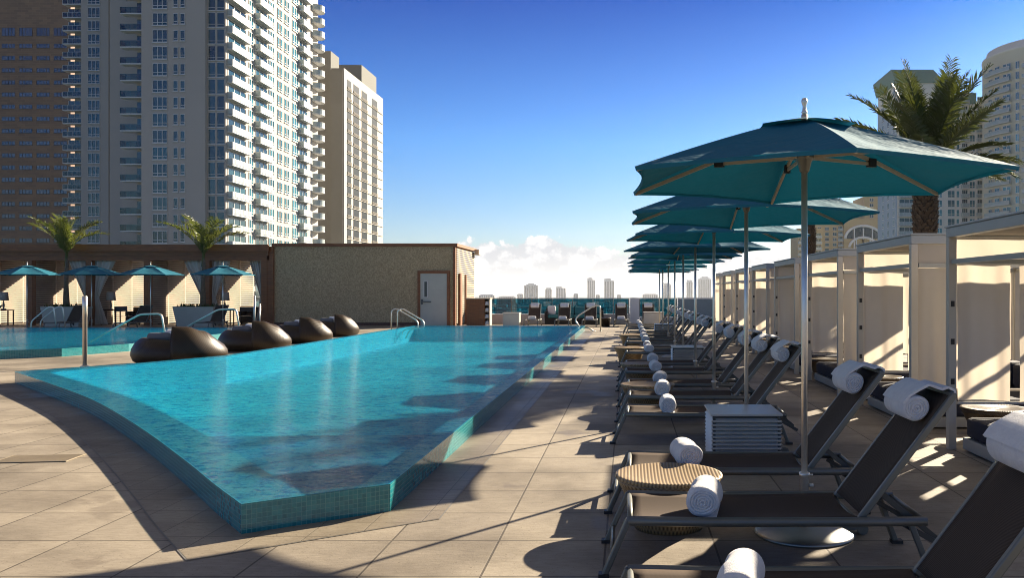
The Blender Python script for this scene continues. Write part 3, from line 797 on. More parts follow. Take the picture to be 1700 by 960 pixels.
mb = MB(); mb.box(-15.69, -9.32, -.03, .015, 0, .14); mb.build('skirting', M['wood_dark'], svc)
mb = MB()
for k in range(38): z = .1+k*.089; mb.box(-7.745, -7.62, .12, 4.7, z, z+.052)
mb.box(-7.74, -7.66, 4.70, 4.8, 0, 3.5)
mb.build('slatted_screen', M['slat'], svc)
mb = MB(); mb.box(-9.32, -9.2, -.08, .0, 0, 2.44); mb.box(-8.02, -7.9, -.08, .0, 0, 2.44); mb.box(-9.2, -8.02, -.08, 0, 2.32, 2.44); mb.build('door_frame', M['wood'], svc)
dr = MB().box(-9.2, -8.02, -.05, .01, .02, 2.32).build('door', M['grey_paint'], svc)
mb = MB(); mb.box(-9.02, -8.90, -.062, -.052, 1.28, 1.96); mb.build('vision_panel', M['win_dark'], dr)
mb = MB()
for z0, z1, x0, x1 in ((1.25, 1.28, -9.05, -8.87), (1.96, 1.99, -9.05, -8.87), (1.28, 1.96, -9.05, -9.02), (1.28, 1.96, -8.90, -8.87)): mb.box(x0, x1, -.068, -.052, z0, z1)
mb.build('panel_trim', M['white_paint'], dr)
mb = MB(); mb.box(-9.16, -9.08, -.10, -.052, .95, 1.18); mb.box(-9.08, -8.72, -.12, -.09, 1.04, 1.09); mb.build('handle', M['alu_dark'], dr)
MB().box(-7.60, -7.52, .5, .9, 0, 2.35).build('side_post', M['wood'], svc); MB().box(-7.60, -7.54, 2.0, 2.08, 0, 2.3).build('side_post', M['wood'], svc)
# eaves end on the right
mb = MB(); mb.box(-7.55, -7.34, 4.2, 4.9, 3.34, 3.6); mb.build('eaves_end', M['slat'], svc)
# towel cabinet
cb = thing('towel_cabinet', 'brown slatted towel cabinet with open end shelves', 'cabinet', (-6.4, 36.6, 0))
mb = MB(); mb.box(-.5, .28, 0, .6, .06, 1.2)
for k in range(11): x = -.5+.071*k; mb.box(x+.004, x+.062, -.015, 0, .08, 1.18)
mb.build('body', M['wood'], cb)
mb = MB(); mb.box(-.52, .52, -.02, .62, 1.2, 1.24); mb.box(.46, .50, .0, .6, .06, 1.2); mb.box(.28, .46, .55, .6, .06, 1.2)
for z in (.08, .36, .64, .92): mb.box(.28, .46, .02, .55, z, z+.03)
mb.build('shelf', M['slat'], cb)
mb = MB()
for x in (-.45, .42): mb.box(x, x+.05, .05, .1, 0, .06); mb.box(x, x+.05, .5, .55, 0, .06)
mb.build('foot', M['black'], cb)
for k, z in enumerate((.11, .39, .67, .95)):
    mb = MB(); mb.box(.29, .45, .04, .4, 0, .07); mb.box(.30, .44, .05, .39, .072, .14)
    o = mb.build('folded_towel', M['towel'], None, (-6.4, 36.6, z), bevel=.02)
    tag(o, 'white towels folded on the %s shelf of the brown cabinet' % ('bottom', 'second lowest', 'third', 'top')[k], 'towels', 'towels stacked in the cabinet')

# drapes: gathered at the middle
def drape(name, label, x, y, wtop, side, group=None, col='drape'):
    mb = MB()
    def fn(u, v):
        z = 2.9-v*2.86
        t = abs(z-1.25)/1.65 if z > 1.25 else abs(z-1.25)/2.4
        wd = wtop*(.20+.80*min(1, t)**1.1)
        xx = side*(u*wd) ; yy = .055*math.sin(u*math.pi*9+math.sin(v*5))*(.4+wd/wtop*.6)+.04*math.sin(u*23+v*3)
        return (xx, yy, z)
    mb.smooth = True; mb.grid(fn, 60, 26)
    o = mb.build(name, M[col], None, (x, y, 0), thick=.01)
    return tag(o, label, 'curtain', group or 'drapes tied to the pavilion posts')
drape('drape', 'white tied drape on the left of the post behind the left palm planter', -24.02, 38.1, .85, -1)
drape('drape', 'white tied drape on the right of the post beside the left palm planter', -23.72, 38.1, .95, 1)
drape('drape', 'white tied drape left of the post behind the second small palm', -18.80, 38.1, .95, -1)
drape('drape', 'white tied drape right of the post behind the second small palm', -18.50, 38.1, .85, 1)
drape('drape', 'golden lit drape in the open end bay beside the stucco wall', -16.28, 38.2, .6, -1)

# ---------------------------------------------------------------- glass rail at the far end
rail = thing('glass_railing', 'teal glass railing with grey kerb along the far deck edge', 'railing', (0, 41, 0))
mb = MB(); mb.box(-7.6, .1, 0, .25, 0, .44); mb.build('kerb_wall', M['frame_beige'], rail)
xs = [-7.55+.98*i for i in range(8)]+[.05]
for a, b in zip(xs, xs[1:]):
    mb = MB(); mb.box(a+.02, b-.02, .11, .125, .46, 1.17); mb.build('glass_panel', M['railglass'], rail)
for x in xs:
    mb = MB(); mb.box(x-.018, x+.018, .09, .15, .44, 1.17); mb.build('post', M['alu'], rail)
mb = MB(); mb.box(-7.6, .1, .07, .17, 1.172, 1.21); mb.build('handrail', M['frame_beige'], rail)
pil = MB().box(-.22, .22, -.1, .3, 0, 1.22).build('pillar', M['white_paint'], None, (.34, 41, 0), bevel=.01); tag(pil, 'short pale pillar between the two glass railings', 'pillar')
rail2 = thing('glass_railing', 'short teal glass railing between the pale pillar and the grey wall', 'railing', (0, 41, 0))
mb = MB(); mb.box(.58, 2.35, 0, .25, 0, .30); mb.build('kerb_wall', M['frame_grey'], rail2)
for a, b in ((.6, 1.45), (1.48, 2.33)):
    mb = MB(); mb.box(a, b, .11, .125, .32, 1.17); mb.build('glass_panel', M['railglass'], rail2)
for x in (.58, 1.465, 2.35):
    mb = MB(); mb.box(x-.018, x+.018, .09, .15, .30, 1.17); mb.build('post', M['alu'], rail2)
mb = MB(); mb.box(.56, 2.37, .07, .17, 1.172, 1.21); mb.build('handrail', M['frame_grey'], rail2)
gw = thing('screen_wall', 'plain blue grey wall behind the far end of the lounger row', 'wall', (0, 41, 0))
mb = MB(); mb.box(2.42, 12.5, .02, .2, 0, 1.16); mb.build('panel', mat('blue_grey_panel', (.20, .26, .28), .5, var=.08), gw)
mb = MB(); mb.box(2.40, 12.5, 0, .24, 1.162, 1.22); mb.build('cap', M['white_paint'], gw)
mb = MB(); mb.box(12.2, 12.45, -6.9, 40.9, 0, 1.1); tag(mb.build('parapet', M['concrete']), 'long low concrete parapet behind the cabanas', 'wall')

# ---------------------------------------------------------------- sun lounger
def make_lounger():
    t = thing('sun_lounger', 'x', 'sun lounger')
    for s in (-1, 1):
        y = s*.293
        MB().tube([(0, y, .29), (.4, y, .282), (1.1, y, .282), (1.58, y, .285)], .026, 8).build('side_rail', M['alu'], t)
        MB().bar((.005, y, .30), (-.125, y*1.05, 0.008), .042, .032).build('leg', M['alu'], t, bevel=.006)
        MB().bar((1.50, y*.96, .27), (1.60, y*1.0, .008), .042, .032).build('leg', M['alu'], t, bevel=.006)
    for bx_, bz_, br_ in ((.012, .29, .016), (1.575, .28, .016), (1.23, .27, .014), (-.085, .10, .012)): MB().tube([(bx_, -.29, bz_), (bx_, .29, bz_)], br_, 8).build('cross_bar', M['alu'], t)
    mb = MB(); mb.smooth = True
    mb.grid(lambda u, v: (.02+u*1.2, -.268+v*.536, .303-.030*math.sin(math.pi*v)-.010*math.sin(math.pi*u)), 20, 10)
    mb.build('seat_sling', M['sling'], t, thick=.004)
    h, tp = Vector((1.235, 0, .285)), Vector((1.735, 0, .945)); d = (tp-h)
    fr = MB()
    for s in (-1, 1): fr.bar(h+Vector((0, s*.255, 0)), tp+Vector((0, s*.255, 0)), .030, .036)
    fr.bar(tp+Vector((0, -.27, 0)), tp+Vector((0, .27, 0)), .030, .03)
    fr.build('backrest_frame', M['alu'], t, bevel=.006)
    nrm = Vector((-d.z, 0, d.x)).normalized()
    mb = MB(); mb.smooth = True
    mb.grid(lambda u, v: tuple(h+d*(.03+.955*u)+Vector((0, -.24+v*.48, 0))+nrm*(.014-.020*math.sin(math.pi*v)*math.sin(math.pi*min(1, u*1.1)))), 14, 8)
    mb.build('backrest_sling', M['sling'], t, thick=.004)
    mb = MB()
    for s in (-1, 1):
        mb.bar((1.36, s*.225, .42), (1.66, s*.225, .17), .016, .03); mb.bar((1.47, s*.25, .26), (1.70, s*.25, .13), .014, .028)
    mb.tube([(1.66, -.225, .17), (1.66, .225, .17)], .010, 6)
    mb.build('recliner_strut', M['alu_dark'], t)
    for s in (-1, 1): MB().box(-.155, -.10, s*.308-.028, s*.308+.028, 0, .02).build('foot_cap', M['black'], t); MB().box(1.575, 1.64, s*.293-.028, s*.293+.028, 0, .02).build('foot_cap', M['black'], t)
    return t
LZ = [3.42, 4.81, 6.10, 8.75, 10.15, 11.45, 13.2, 14.7, 17.35, 18.6, 20.8, 22.4, 24.2, 26.05, 28.5, 30.5, 32.4]
ORD = ['nearest', 'second nearest', 'third nearest', 'fourth nearest', 'fifth nearest', 'sixth nearest', 'seventh nearest', 'eighth nearest', 'ninth nearest', 'tenth nearest', 'eleventh nearest', 'twelfth nearest', 'thirteenth nearest', 'fourteenth nearest', 'third farthest', 'second farthest', 'farthest']
L0 = make_lounger()
def llabel(i):
    extra = {0: ', cut by the frame', 1: ', its head towel by the wicker stool', 2: ', just before the slatted table', 3: ', just behind the slatted table'}.get(i, '')
    return 'charcoal sling lounger, %s in the row under the umbrellas%s' % (ORD[i], extra if len(extra) < 26 else '')
for i, y in enumerate(LZ):
    if i == 0: L0.location = (0, y, 0); o = L0; tag(o, llabel(0), 'sun lounger', 'loungers in the row under the umbrellas')
    else: o = dup(L0, (random.uniform(-.035, .035) if i > 2 else 0, y, 0), R(random.uniform(-1.8, 1.8) if i > 2 else [0, .3, -.8][i]), llabel(i), 'loungers in the row under the umbrellas')
# towels
def roll(mb, r=.086, L=.33, turns=5.5, seed=0, oval=1.0):
    """rolled towel, axis along y, centred, resting at z=0"""
    rn = random.Random(seed); NA, NR = 40, 30
    mb.smooth = True
    ph = rn.uniform(0, 6.28)
    def rad(a, f):
        return r*(1+.035*math.sin(2*a+ph)+.02*math.sin(3*a+1+ph)) + .006*math.sin(f*9+ph)*math.sin(a+2)
    # outer body
    prof = [(-.5, .80), (-.49, .91), (-.465, .98), (-.4, 1), (-.2, 1.015), (0, 1.0), (.2, 1.01), (.4, 1), (.465, .98), (.49, .91), (.5, .80)]
    rings = []
    for f, k in prof:
        rings.append(mb.add([(rad(a, f)*k*math.cos(a)*oval, f*L, r*.99+rad(a, f)*k*math.sin(a)/oval) for a in [t*2*math.pi/NA for t in range(NA)]]))
    for a, b in zip(rings, rings[1:]):
        for t in range(NA): mb.face((a+t, b+t, b+(t+1) % NA, a+(t+1) % NA))
    for end in (-1, 1):
        prev = None
        for j in range(NR+1):
            q = .80*(1-j/NR)
            ring = mb.add([(rad(a, end*.5)*q*math.cos(a)*oval, end*(L*.5 + .012*(1-q) - .014*abs(math.sin((q*turns-a/(2*math.pi)*end)*math.pi))**2 if 0 < j else L*.5), r*.99+rad(a, end*.5)*q*math.sin(a)/oval) for a in [t*2*math.pi/NA for t in range(NA)]])
            if prev is not None:
                for t in range(NA):
                    f = (prev+t, ring+t, ring+(t+1) % NA, prev+(t+1) % NA)
                    mb.face(f if end > 0 else f[::-1])
            prev = ring
    # loose outer flap
    mb.grid(lambda u, v: ((.0+u*.075)*1, (-.49+v*.98)*L, .004+.006*u*(1-u)), 3, 6)
    return mb
TW = []
for k in range(3):
    o = roll(MB(), .086, .33, 5.5, k, 1+.03*k).build('rolled_towel', M['towel']); TW.append(o)
def nearword(i): return ORD[i]
for i, y in enumerate(LZ):
    if i < 3: o = TW[i]
    else: o = TW[i % 3].copy(); COL.objects.link(o)
    o.location = ([.44, .43, .41][i] if i < 3 else .42+random.uniform(-.02, .02), y-.06+random.uniform(-.02, .02), .282)
    o.rotation_euler = (0, R(random.uniform(-15, 15)), R([-14, -10, 6][i] if i < 3 else random.uniform(-8, 8)))
    o.rotation_euler.y = 0
    if i > 2: o.scale = (random.uniform(.92, 1.05), random.uniform(.9, 1.06), random.uniform(.92, 1.04))
    tag(o, 'white rolled towel on the foot of the %s lounger in the row' % nearword(i), 'towel', 'towels rolled at the feet of the loungers')
def head_towel(seed):
    mb = MB(); r = .072; L = .36
    h, tp = Vector((1.235, 0, .285)), Vector((1.735, 0, .945)); d = (tp-h).normalized(); n = Vector((-d.z, 0, d.x))
    c = h + (tp-h)*.80 + n*(r+.022)
    rn = random.Random(seed); NA, NR = 36, 26; mb.smooth = True; ph = rn.uniform(0, 6)
    def rr(a): return r*(1+.05*math.sin(2*a+ph)+.02*math.sin(3*a))
    rings = []
    for f, k in ((-.5, .8), (-.49, .92), (-.46, .99), (-.2, 1), (.1, 1.01), (.46, .99), (.49, .92), (.5, .8)):
        rings.append(mb.add([(c.x+rr(a)*k*math.cos(a), f*L, c.z+rr(a)*k*math.sin(a)) for a in [t*2*math.pi/NA for t in range(NA)]]))
    for a, b in zip(rings, rings[1:]):
        for t in range(NA): mb.face((a+t, b+t, b+(t+1) % NA, a+(t+1) % NA))
    for end in (-1, 1):
        prev = None
        for j in range(NR+1):
            q = .8*(1-j/NR)
            ring = mb.add([(c.x+rr(a)*q*math.cos(a), end*(L*.5+.010*(1-q)-(.012*abs(math.sin((q*5-a/(2*math.pi)*end)*math.pi))**2 if j else 0)), c.z+rr(a)*q*math.sin(a)) for a in [t*2*math.pi/NA for t in range(NA)]])
            if prev is not None:
                for t in range(NA):
                    f = (prev+t, ring+t, ring+(t+1) % NA, prev+(t+1) % NA); mb.face(f if end > 0 else f[::-1])
            prev = ring
    # sheet from the roll's upper side over the top bar and down behind
    path = [c + n*r*1.0 - d*r*.3, c + n*r*.98 + d*r*.45, c+n*r*.72+d*r*1.2, c+n*r*.35+d*r*2.0, tp+n*.045+d*.0, tp+n*.026+d*.030, tp-n*.015+d*.036, tp-n*.034-d*.02, tp-n*.036-d*.12, tp-n*.034-d*.20]
    TH = .013
    def pt(u, off):
        s = u*(len(path)-1); i = min(int(s), len(path)-2); f = s-i
        p = path[i].lerp(path[i+1], f); tg = (path[i+1]-path[i]).normalized(); nn = Vector((-tg.z, 0, tg.x))
        return p+nn*off
    for off in (TH/2, -TH/2):
        mb.grid(lambda u, v, off=off: (pt(u, off).x, (-.5+v)*L*1.02+.004*math.sin(u*17), pt(u, off).z), 40, 8)
    for v in (0, 1): mb.grid(lambda u, w_, v=v: (pt(u, (w_-.5)*TH).x, (-.5+v)*L*1.02+.004*math.sin(u*17), pt(u, (w_-.5)*TH).z), 40, 1)
    mb.grid(lambda u, w_: (pt(1, (w_-.5)*TH).x, (-.5+u)*L*1.02, pt(1, (w_-.5)*TH).z), 1, 1)
    return mb.build('head_towel', M['towel'])
HT = [head_towel(k) for k in range(3)]
for i, y in enumerate(LZ):
    if i < 3: o = HT[i]
    else: o = HT[i % 3].copy(); COL.objects.link(o)
    o.location = (0, y+random.uniform(-.03, .02), 0); 
    tag(o, 'white towel rolled over the backrest of the %s lounger in the row' % nearword(i), 'towel', 'towels rolled over the backrests')

# far loungers facing the pool
FARL = [(884, 'leftmost of the far loungers, beside the pale cube table'), (934.5, 'far lounger in front of the teal sofa, second from the left'), (979, 'far lounger behind the curved pool handrail'), (1031, 'far lounger left of the pale pillar'), (1077, 'far lounger right of the pale pillar, by the short glass rail')]
for k, (px, lab) in enumerate(FARL):
    x = (px-1042)*37.2/1420; y0 = 36.6
    lo = dup(L0, (x, y0, 0), R(90), 'charcoal '+lab if not lab.startswith('left') else lab, 'loungers at the far end')
    for n_, src, dx, wh in (('rolled_towel', TW[k % 3], .42, 'seat'), ('head_towel', HT[k % 3], 0, 'backrest')):
        o = src.copy(); COL.objects.link(o); o.rotation_euler = (0, 0, R(90))
        o.location = (x, y0+dx, .282 if n_ == 'rolled_towel' else 0)
        tag(o, 'white towel roll on the %s of the %s' % (wh, ['leftmost far lounger', 'far lounger before the teal sofa', 'far lounger behind the pool handrail', 'far lounger left of the pillar', 'far lounger right of the pillar'][k]), 'towel', 'towels on the far loungers')
# teal sofa by the rail
sf = thing('outdoor_sofa', 'dark wicker sofa with teal cushions against the glass rail', 'sofa', (-2.5, 39.7, 0))
MB().box(-1.35, 1.35, 0, .9, 0, .28).build('base', M['darkfab'], sf)
MB().box(-1.35, 1.35, .75, .9, .28, .74).build('back', M['darkfab'], sf)
for k in range(2):
    MB().box(-1.2+k*1.21, -.01+k*1.21, .02, .74, .285, .44).build('seat_cushion', M['tealfab'], sf, bevel=.04)
    MB().box(-1.2+k*1.21, -.01+k*1.21, .56, .74, .445, .82).build('back_cushion', M['tealfab'], sf, bevel=.05)
for s in (-1, 1): MB().box(s*1.29-.07, s*1.29+.07, .0, .745, .282, .6).build('armrest', M['darkfab'], sf)
o = MB().box(-.2, .2, -.07, .07, 0, .40).build('throw_pillow', M['towel'], None, (-3.55, 40.0, .45), R(-25), bevel=.05); tag(o, 'white pillow leaning in the left corner of the teal sofa', 'pillow')
# ---------------------------------------------------------------- umbrellas
M['ribmetal'] = mat('champagne_aluminium', (.55, .47, .37), .4, .3)
M['basemetal'] = mat('satin_steel', (.40, .40, .38), .42, .9)
def make_umbrella(seed=0, wheel=True):
    t = thing('umbrella', 'x', 'umbrella')
    RR, ZR, ZA = 1.22, 2.19, 2.555; rn = random.Random(seed)
    cor = [(RR*math.cos(R(30+60*k)), RR*math.sin(R(30+60*k))) for k in range(6)]
    mb = MB(); mb.smooth = False
    for k in range(6):
        a, b = Vector(cor[k]), Vector(cor[(k+1) % 6])
        sg = rn.uniform(.7, 1.5)
        def fn(u, v, a=a, b=b, sg=sg):
            p = a.lerp(b, u)
            edge = 4*u*(1-u)
            s = .10+.90*v
            p2 = p*(s*(1-.045*edge*v))
            z = ZA-.01 + (ZR-ZA+.01)*(v**1.12*.93+.07*v) - .035*edge*math.sin(math.pi*min(1, v*.95))*sg + .014*edge*v*v
            z += .004*math.sin(u*21+v*9+k)*edge*v
            return (p2.x, p2.y, z)
        old = len(mb.f); mb.smooth = True; mb.grid(fn, 14, 14)
    # hem
    for k in range(6):
        a, b = Vector(cor[k]), Vector(cor[(k+1) % 6])
        def hem(u, v, a=a, b=b):
            e = 4*u*(1-u); p = a.lerp(b, u)*(1-.045*e)*(1-.006*v); return (p.x, p.y, ZR+.014*e-.022*v)
        mb.grid(hem, 14, 1)
    mb.build('canopy', M['canopy'], t)
    mb = MB(); mb.smooth = True
    for k in range(6):
        a, b = Vector(cor[k])*.27, Vector(cor[(k+1) % 6])*.27
        def vt(u, v, a=a, b=b): 
            e = 4*u*(1-u); p = a.lerp(b, u)*(.04+.96*v)*(1-.06*e*v); return (p.x, p.y, 2.580-.066*v**1.3+.010*e*v-.006*math.sin(math.pi*v))
        mb.grid(vt, 8, 6)
    mb.build('vent_cap', M['canopy'], t)
    mb = MB(); mb.tube([(0, 0, .05), (0, 0, 2.60)], .0195, 16); mb.build('pole', M['steel'], t)
    mb = MB(); mb.lathe([(.027, .04), (.027, .355), (.034, .36), (.034, .38), (.020, .385)], 16); mb.tube([(.03, 0, .30), (.055, 0, .30)], .012, 8); mb.tube([(.03, 0, .365), (.052, 0, .365)], .007, 6)
    mb.build('base_sleeve', M['steel'], t)
    mb = MB(); mb.lathe([(.305, 0), (.307, .010), (.295, .022), (.22, .052), (.12, .078), (.05, .085), (.032, .10)], 48); b_ = mb.build('base_plate', M['basemetal'], t)
    if wheel:
        mb = MB(); mb.box(.22, .37, -.03, .03, .03, .055); mb.tube([(.355, -.035, .035), (.355, .035, .035)], .033, 14); mb.build('wheel', M['dusty'], b_)
    mb = MB(); mb.lathe([(.021, 2.24), (.03, 2.25), (.045, 2.31), (.062, 2.325), (.062, 2.35), (.028, 2.36)], 18)
    mb.build('hub', M['alu'], t)
    MB().lathe([(.021, 2.44), (.05, 2.45), (.05, 2.49), (.021, 2.50)], 18).build('top_collar', M['alu'], t)
    mb = MB(); mb.lathe([(.012, 2.60), (.020, 2.615), (.013, 2.625), (.011, 2.655), (.017, 2.668), (.020, 2.685), (.015, 2.700), (0, 2.706)], 14); mb.build('finial', M['steel'], t)
    for k in range(6):
        a = R(30+60*k); ca, sa = math.cos(a), math.sin(a)
        def rp(s, dz): return (RR*s*ca, RR*s*sa, ZA-.01+(ZR-ZA+.01)*(s**1.12*.93+.07*s)-dz)
        rb = MB().bar((.05*ca, .05*sa, 2.47), rp(.5, .028), .016, .024); rb.bar(rp(.5, .028), rp(.985, .020), .016, .022)
        r_ = rb.build('rib', M['ribmetal'], t)
        jb = rp(.47, .035)
        st_ = MB().bar((.055*ca, .055*sa, 2.335), (jb[0], jb[1], jb[2]-.02), .012, .02)
        st_.build('strut', M['ribmetal'], r_)
        j = MB(); j.box(-.03, .03, -.018, .018, -.035, .02); jo = j.build('joint', M['black'], r_, (jb[0], jb[1], jb[2]-.005), a)
    return t
UY = [5.3, 7.90, 10.78, 13.95, 16.75, 19.7, 23.25, 26.75, 29.4]
U0 = make_umbrella()
def ulab(i):
    return ['nearest teal umbrella, largest canopy in the picture, polished pole', 'second nearest teal umbrella, its right canopy glowing white', 'third nearest teal umbrella in the row', 'fourth nearest teal umbrella in the row', 'middle teal umbrella of the row, pole behind the second slatted table',
            'fourth farthest teal umbrella in the row', 'third farthest teal umbrella in the row', 'second farthest teal umbrella in the row', 'farthest teal umbrella in the row of nine'][i]
for i, y in enumerate(UY):
    o = U0 if i == 0 else copy_tree(U0)
    o.location = (1.095+(0 if i < 2 else random.uniform(-.01, .01)), y, random.uniform(-.0, .0)); o.rotation_euler = (0, 0, 0 if i == 0 else R([0, 0, 5, 14, 2, 4, -5, 3, -2][i]))
    tag(o, ulab(i), 'umbrella', 'teal umbrellas along the lounger row')
for k, (px, lab) in enumerate([(45, 'leftmost small far umbrella, in front of the pavilion'), (152, 'far umbrella before the drapes by the left palm'), (250, 'far umbrella between the two small palms'), (370, 'rightmost far umbrella, right of the second small palm')]):
    y = 34.4; o = dup(U0, ((px-1042)*y/1420, y, 0), R([10, 4, -6, 2][k]), lab, 'teal umbrellas in front of the pavilion')

# ---------------------------------------------------------------- slatted cube tables
M['louvre'] = mat('pale_louvre_metal', (.60, .58, .53), .42, .2, var=.06)
def make_cube():
    t = thing('slatted_table', 'x', 'side table')
    MB().box(-.30, .30, -.31, .31, .462, .48).build('top', M['louvre'], t, bevel=.004)
    mb = MB()
    for k in range(13):
        z = .035+k*.0325
        mb.bar((-.285, -.29, z), (.285, -.29, z), .044, .006, up=(0, -.55, .83)); mb.bar((-.285, .29, z), (.285, .29, z), .044, .006, up=(0, .55, .83))
        mb.bar((-.28, -.285, z), (-.28, .285, z), .044, .006, up=(-.55, 0, .83)); mb.bar((.28, -.285, z), (.28, .285, z), .044, .006, up=(.55, 0, .83))
    mb.build('louvres', M['louvre'], t)
    mb = MB(); mb.box(-.265, .265, -.27, .27, .02, .455)
    for sx in (-1, 1):
        for sy in (-1, 1): mb.box(sx*.272-.012, sx*.272+.012, sy*.282-.012, sy*.282+.012, 0, .462)
    mb.build('inner_frame', M['alu_dark'], t)
    return t
C0 = make_cube(); C0.location = (.995, 7.44, 0); tag(C0, 'nearest grey louvred cube table, beside the second umbrella pole', 'side table', 'louvred cube tables')
dup(C0, (1.12, 16.1, 0), 0, 'louvred cube table in mid row, before the fifth umbrella pole', 'louvred cube tables')
dup(C0, (1.15, 27.35, 0), 0, 'louvred cube table near the far end of the row', 'louvred cube tables')
bx = MB(); bx.box(-.42, .42, -.3, .3, 0, .62); bx.box(-.44, .44, -.32, .32, .623, .65)
pb = bx.build('planter_box', M['frame_beige'], None, (1.1, 36.2, 0), bevel=.01); tag(pb, 'plain pale beige box beside the farthest umbrella poles', 'box')
bx = MB(); bx.box(-.34, .34, -.3, .3, 0, .58); bx.box(-.36, .36, -.32, .32, .583, .62)
pb2 = bx.build('cube_table', M['frame_beige'], None, (-4.95, 36.6, 0), bevel=.01); tag(pb2, 'pale cube table left of the leftmost far lounger', 'side table')
pb3 = MB().lathe([(.2, 0), (.26, .35), (.27, .38), (.25, .39), (0, .39)], 20).build('wicker_stool', M['wicker_dk'], None, (-.98, 37.0, 0)); tag(pb3, 'dark round stool between two far loungers by the handrail', 'stool')

# ---------------------------------------------------------------- wicker stools
def make_stool(kind='wicker', r=.33, h=.345):
    t = thing('wicker_stool', 'x', 'stool')
    mb = MB(); mb.lathe([(r*.66, 0), (r*.69, .03), (r*.80, h*.5), (r*.97, h*.84), (r*1.02, h*.92)], 64); mb.build('side', M[kind], t)
    mb = MB(); mb.smooth = True
    n = 72
    prof = [(r*1.02, h*.92), (r*1.045, h*.955), (r*1.03, h*.985), (r*.97, h*.992), (r*.8, h*.965), (r*.5, h*.94), (r*.2, h*.93), (0, h*.93)]
    rings = [mb.add([(q*math.cos(2*math.pi*k/n), q*math.sin(2*math.pi*k/n), z) for k in range(n)]) for q, z in prof]
    for a, b in zip(rings, rings[1:]):
        for k in range(n): mb.face((a+k, a+(k+1) % n, b+(k+1) % n, b+k))
    mb.build('woven_top', M['wicker_top'] if kind == 'wicker' else M[kind], t)
    return t
def wtop():
    m, n, p = newmat('ribbed_wicker_top')
    t = n.add('ShaderNodeTexCoord'); sp = n.add('ShaderNodeSeparateXYZ'); n.link(t.outputs['Object'], sp.inputs[0])
    s = n.math('MULTIPLY_ADD', n.math('SINE', n.math('MULTIPLY', sp.outputs[0], 290)), .5, .5)
    n.link(n.ramp(s, [(.0, (.17, .11, .05)), (.4, (.30, .21, .105)), (1, (.38, .27, .14))]), p.inputs['Base Color']); p.inputs['Roughness'].default_value = .5
    bp = n.add('ShaderNodeBump'); bp.inputs['Strength'].default_value = .5; bp.inputs['Distance'].default_value = .004; n.link(s, bp.inputs['Height']); n.link(bp.outputs[0], p.inputs['Normal'])
    return m
M['wicker_top'] = wtop()
ST0 = make_stool(); ST0.location = (.262, 5.47, 0); tag(ST0, 'nearest round honey wicker stool, half hidden by a lounger', 'stool', 'wicker stools between the loungers')
for x, y, lab in ((.25, 10.80, 'honey wicker stool between the fifth and sixth loungers of the row'), (.22, 13.95, 'honey wicker stool by the fourth umbrella, between loungers'), (.05, 18.0, 'honey wicker stool in mid row, just beyond the middle umbrella'), (.10, 23.3, 'honey wicker stool nearest the far end of the row')):
    dup(ST0, (x, y, 0), R(random.uniform(0, 90)), lab, 'wicker stools between the loungers')

# ---------------------------------------------------------------- cabanas
def make_cabana(seed):
    rn = random.Random(seed)
    t = thing('cabana', 'x', 'cabana'); Dp, Wd, H = 2.15, 2.2, 2.11
    for x in (0, Dp-.075):
        for y in (0, Wd-.075):
            p_ = MB().box(x, x+.075, y, y+.075, 0, H-.092).build('post', M['frame_beige'], t, bevel=.004)
            if x == 0 and y > 0:
                for z in (.62, 1.0, 1.36): MB().box(.02, .054, y-.006, y, z, z+.055).build('latch', M['black'], p_)
    mb = MB()
    mb.box(0, Dp, 0, .09, H-.09, H); mb.box(0, Dp, Wd-.09, Wd, H-.09, H); mb.box(0, .09, .09, Wd-.09, H-.09, H); mb.box(Dp-.09, Dp, .09, Wd-.09, H-.09, H)
    mb.box(-.012, Dp+.012, -.012, Wd+.012, H+.002, H+.022)
    mb.build('roof_frame', M['frame_grey'], t, bevel=.004)
    mb = MB()
    for y in (.02, Wd-.07): mb.box(.09, Dp-.09, y, y+.05, 1.765, 1.81)
    mb.box(.02, .06, .09, Wd-.09, 1.765, 1.81); mb.box(Dp-.07, Dp-.02, .09, Wd-.09, 1.765, 1.81)
    mb.build('cross_rail', M['frame_grey'], t)
    mb = MB(); mb.smooth = True; mb.grid(lambda u, v: (.09+u*(Dp-.18), .09+v*(Wd-.18), H-.07-.03*math.sin(math.pi*u)*math.sin(math.pi*v)), 12, 12)
    mb.build('ceiling_cloth', M['curtain'], t)
    def panel(name, x0, x1, y, z0, z1, axis='x', folds=.020):
        ph = rn.uniform(0, 6); fq = rn.uniform(14, 20)
        mb = MB(); mb.smooth = True
        def fn(u, v):
            q = x0+(x1-x0)*u; z = z0+(z1-z0)*v
            k = folds*(math.sin(q*fq+ph+v*1.5)*(1-.5*v)+.5*math.sin(q*fq*2.3+ph*2)*(.6-.4*v))
            k += .006*math.sin(z*7+ph+q*3)
            zz = z - (0 if v > 0 else .012*math.sin(q*6+ph))
            return (q, y+k, zz) if axis == 'x' else (y+k, q, zz)
        mb.grid(fn, 44, 18); mb.build(name, M['curtain'], t)
    for y in (.045, Wd-.045):
        for a, b in ((.09, .60), (.68, Dp-.09))[:1 if y < 1 else 2]:
            panel('side_curtain', a, b, y, .46, 1.76, 'x')
        panel('clerestory_cloth', .09, Dp-.09, y, 1.815, H-.092, 'x', .005)
        mb = MB(); mb.box(.09, Dp-.09, y-.012, y+.012, .43, .455); mb.build('curtain_rod', M['frame_beige'], t)
    return t
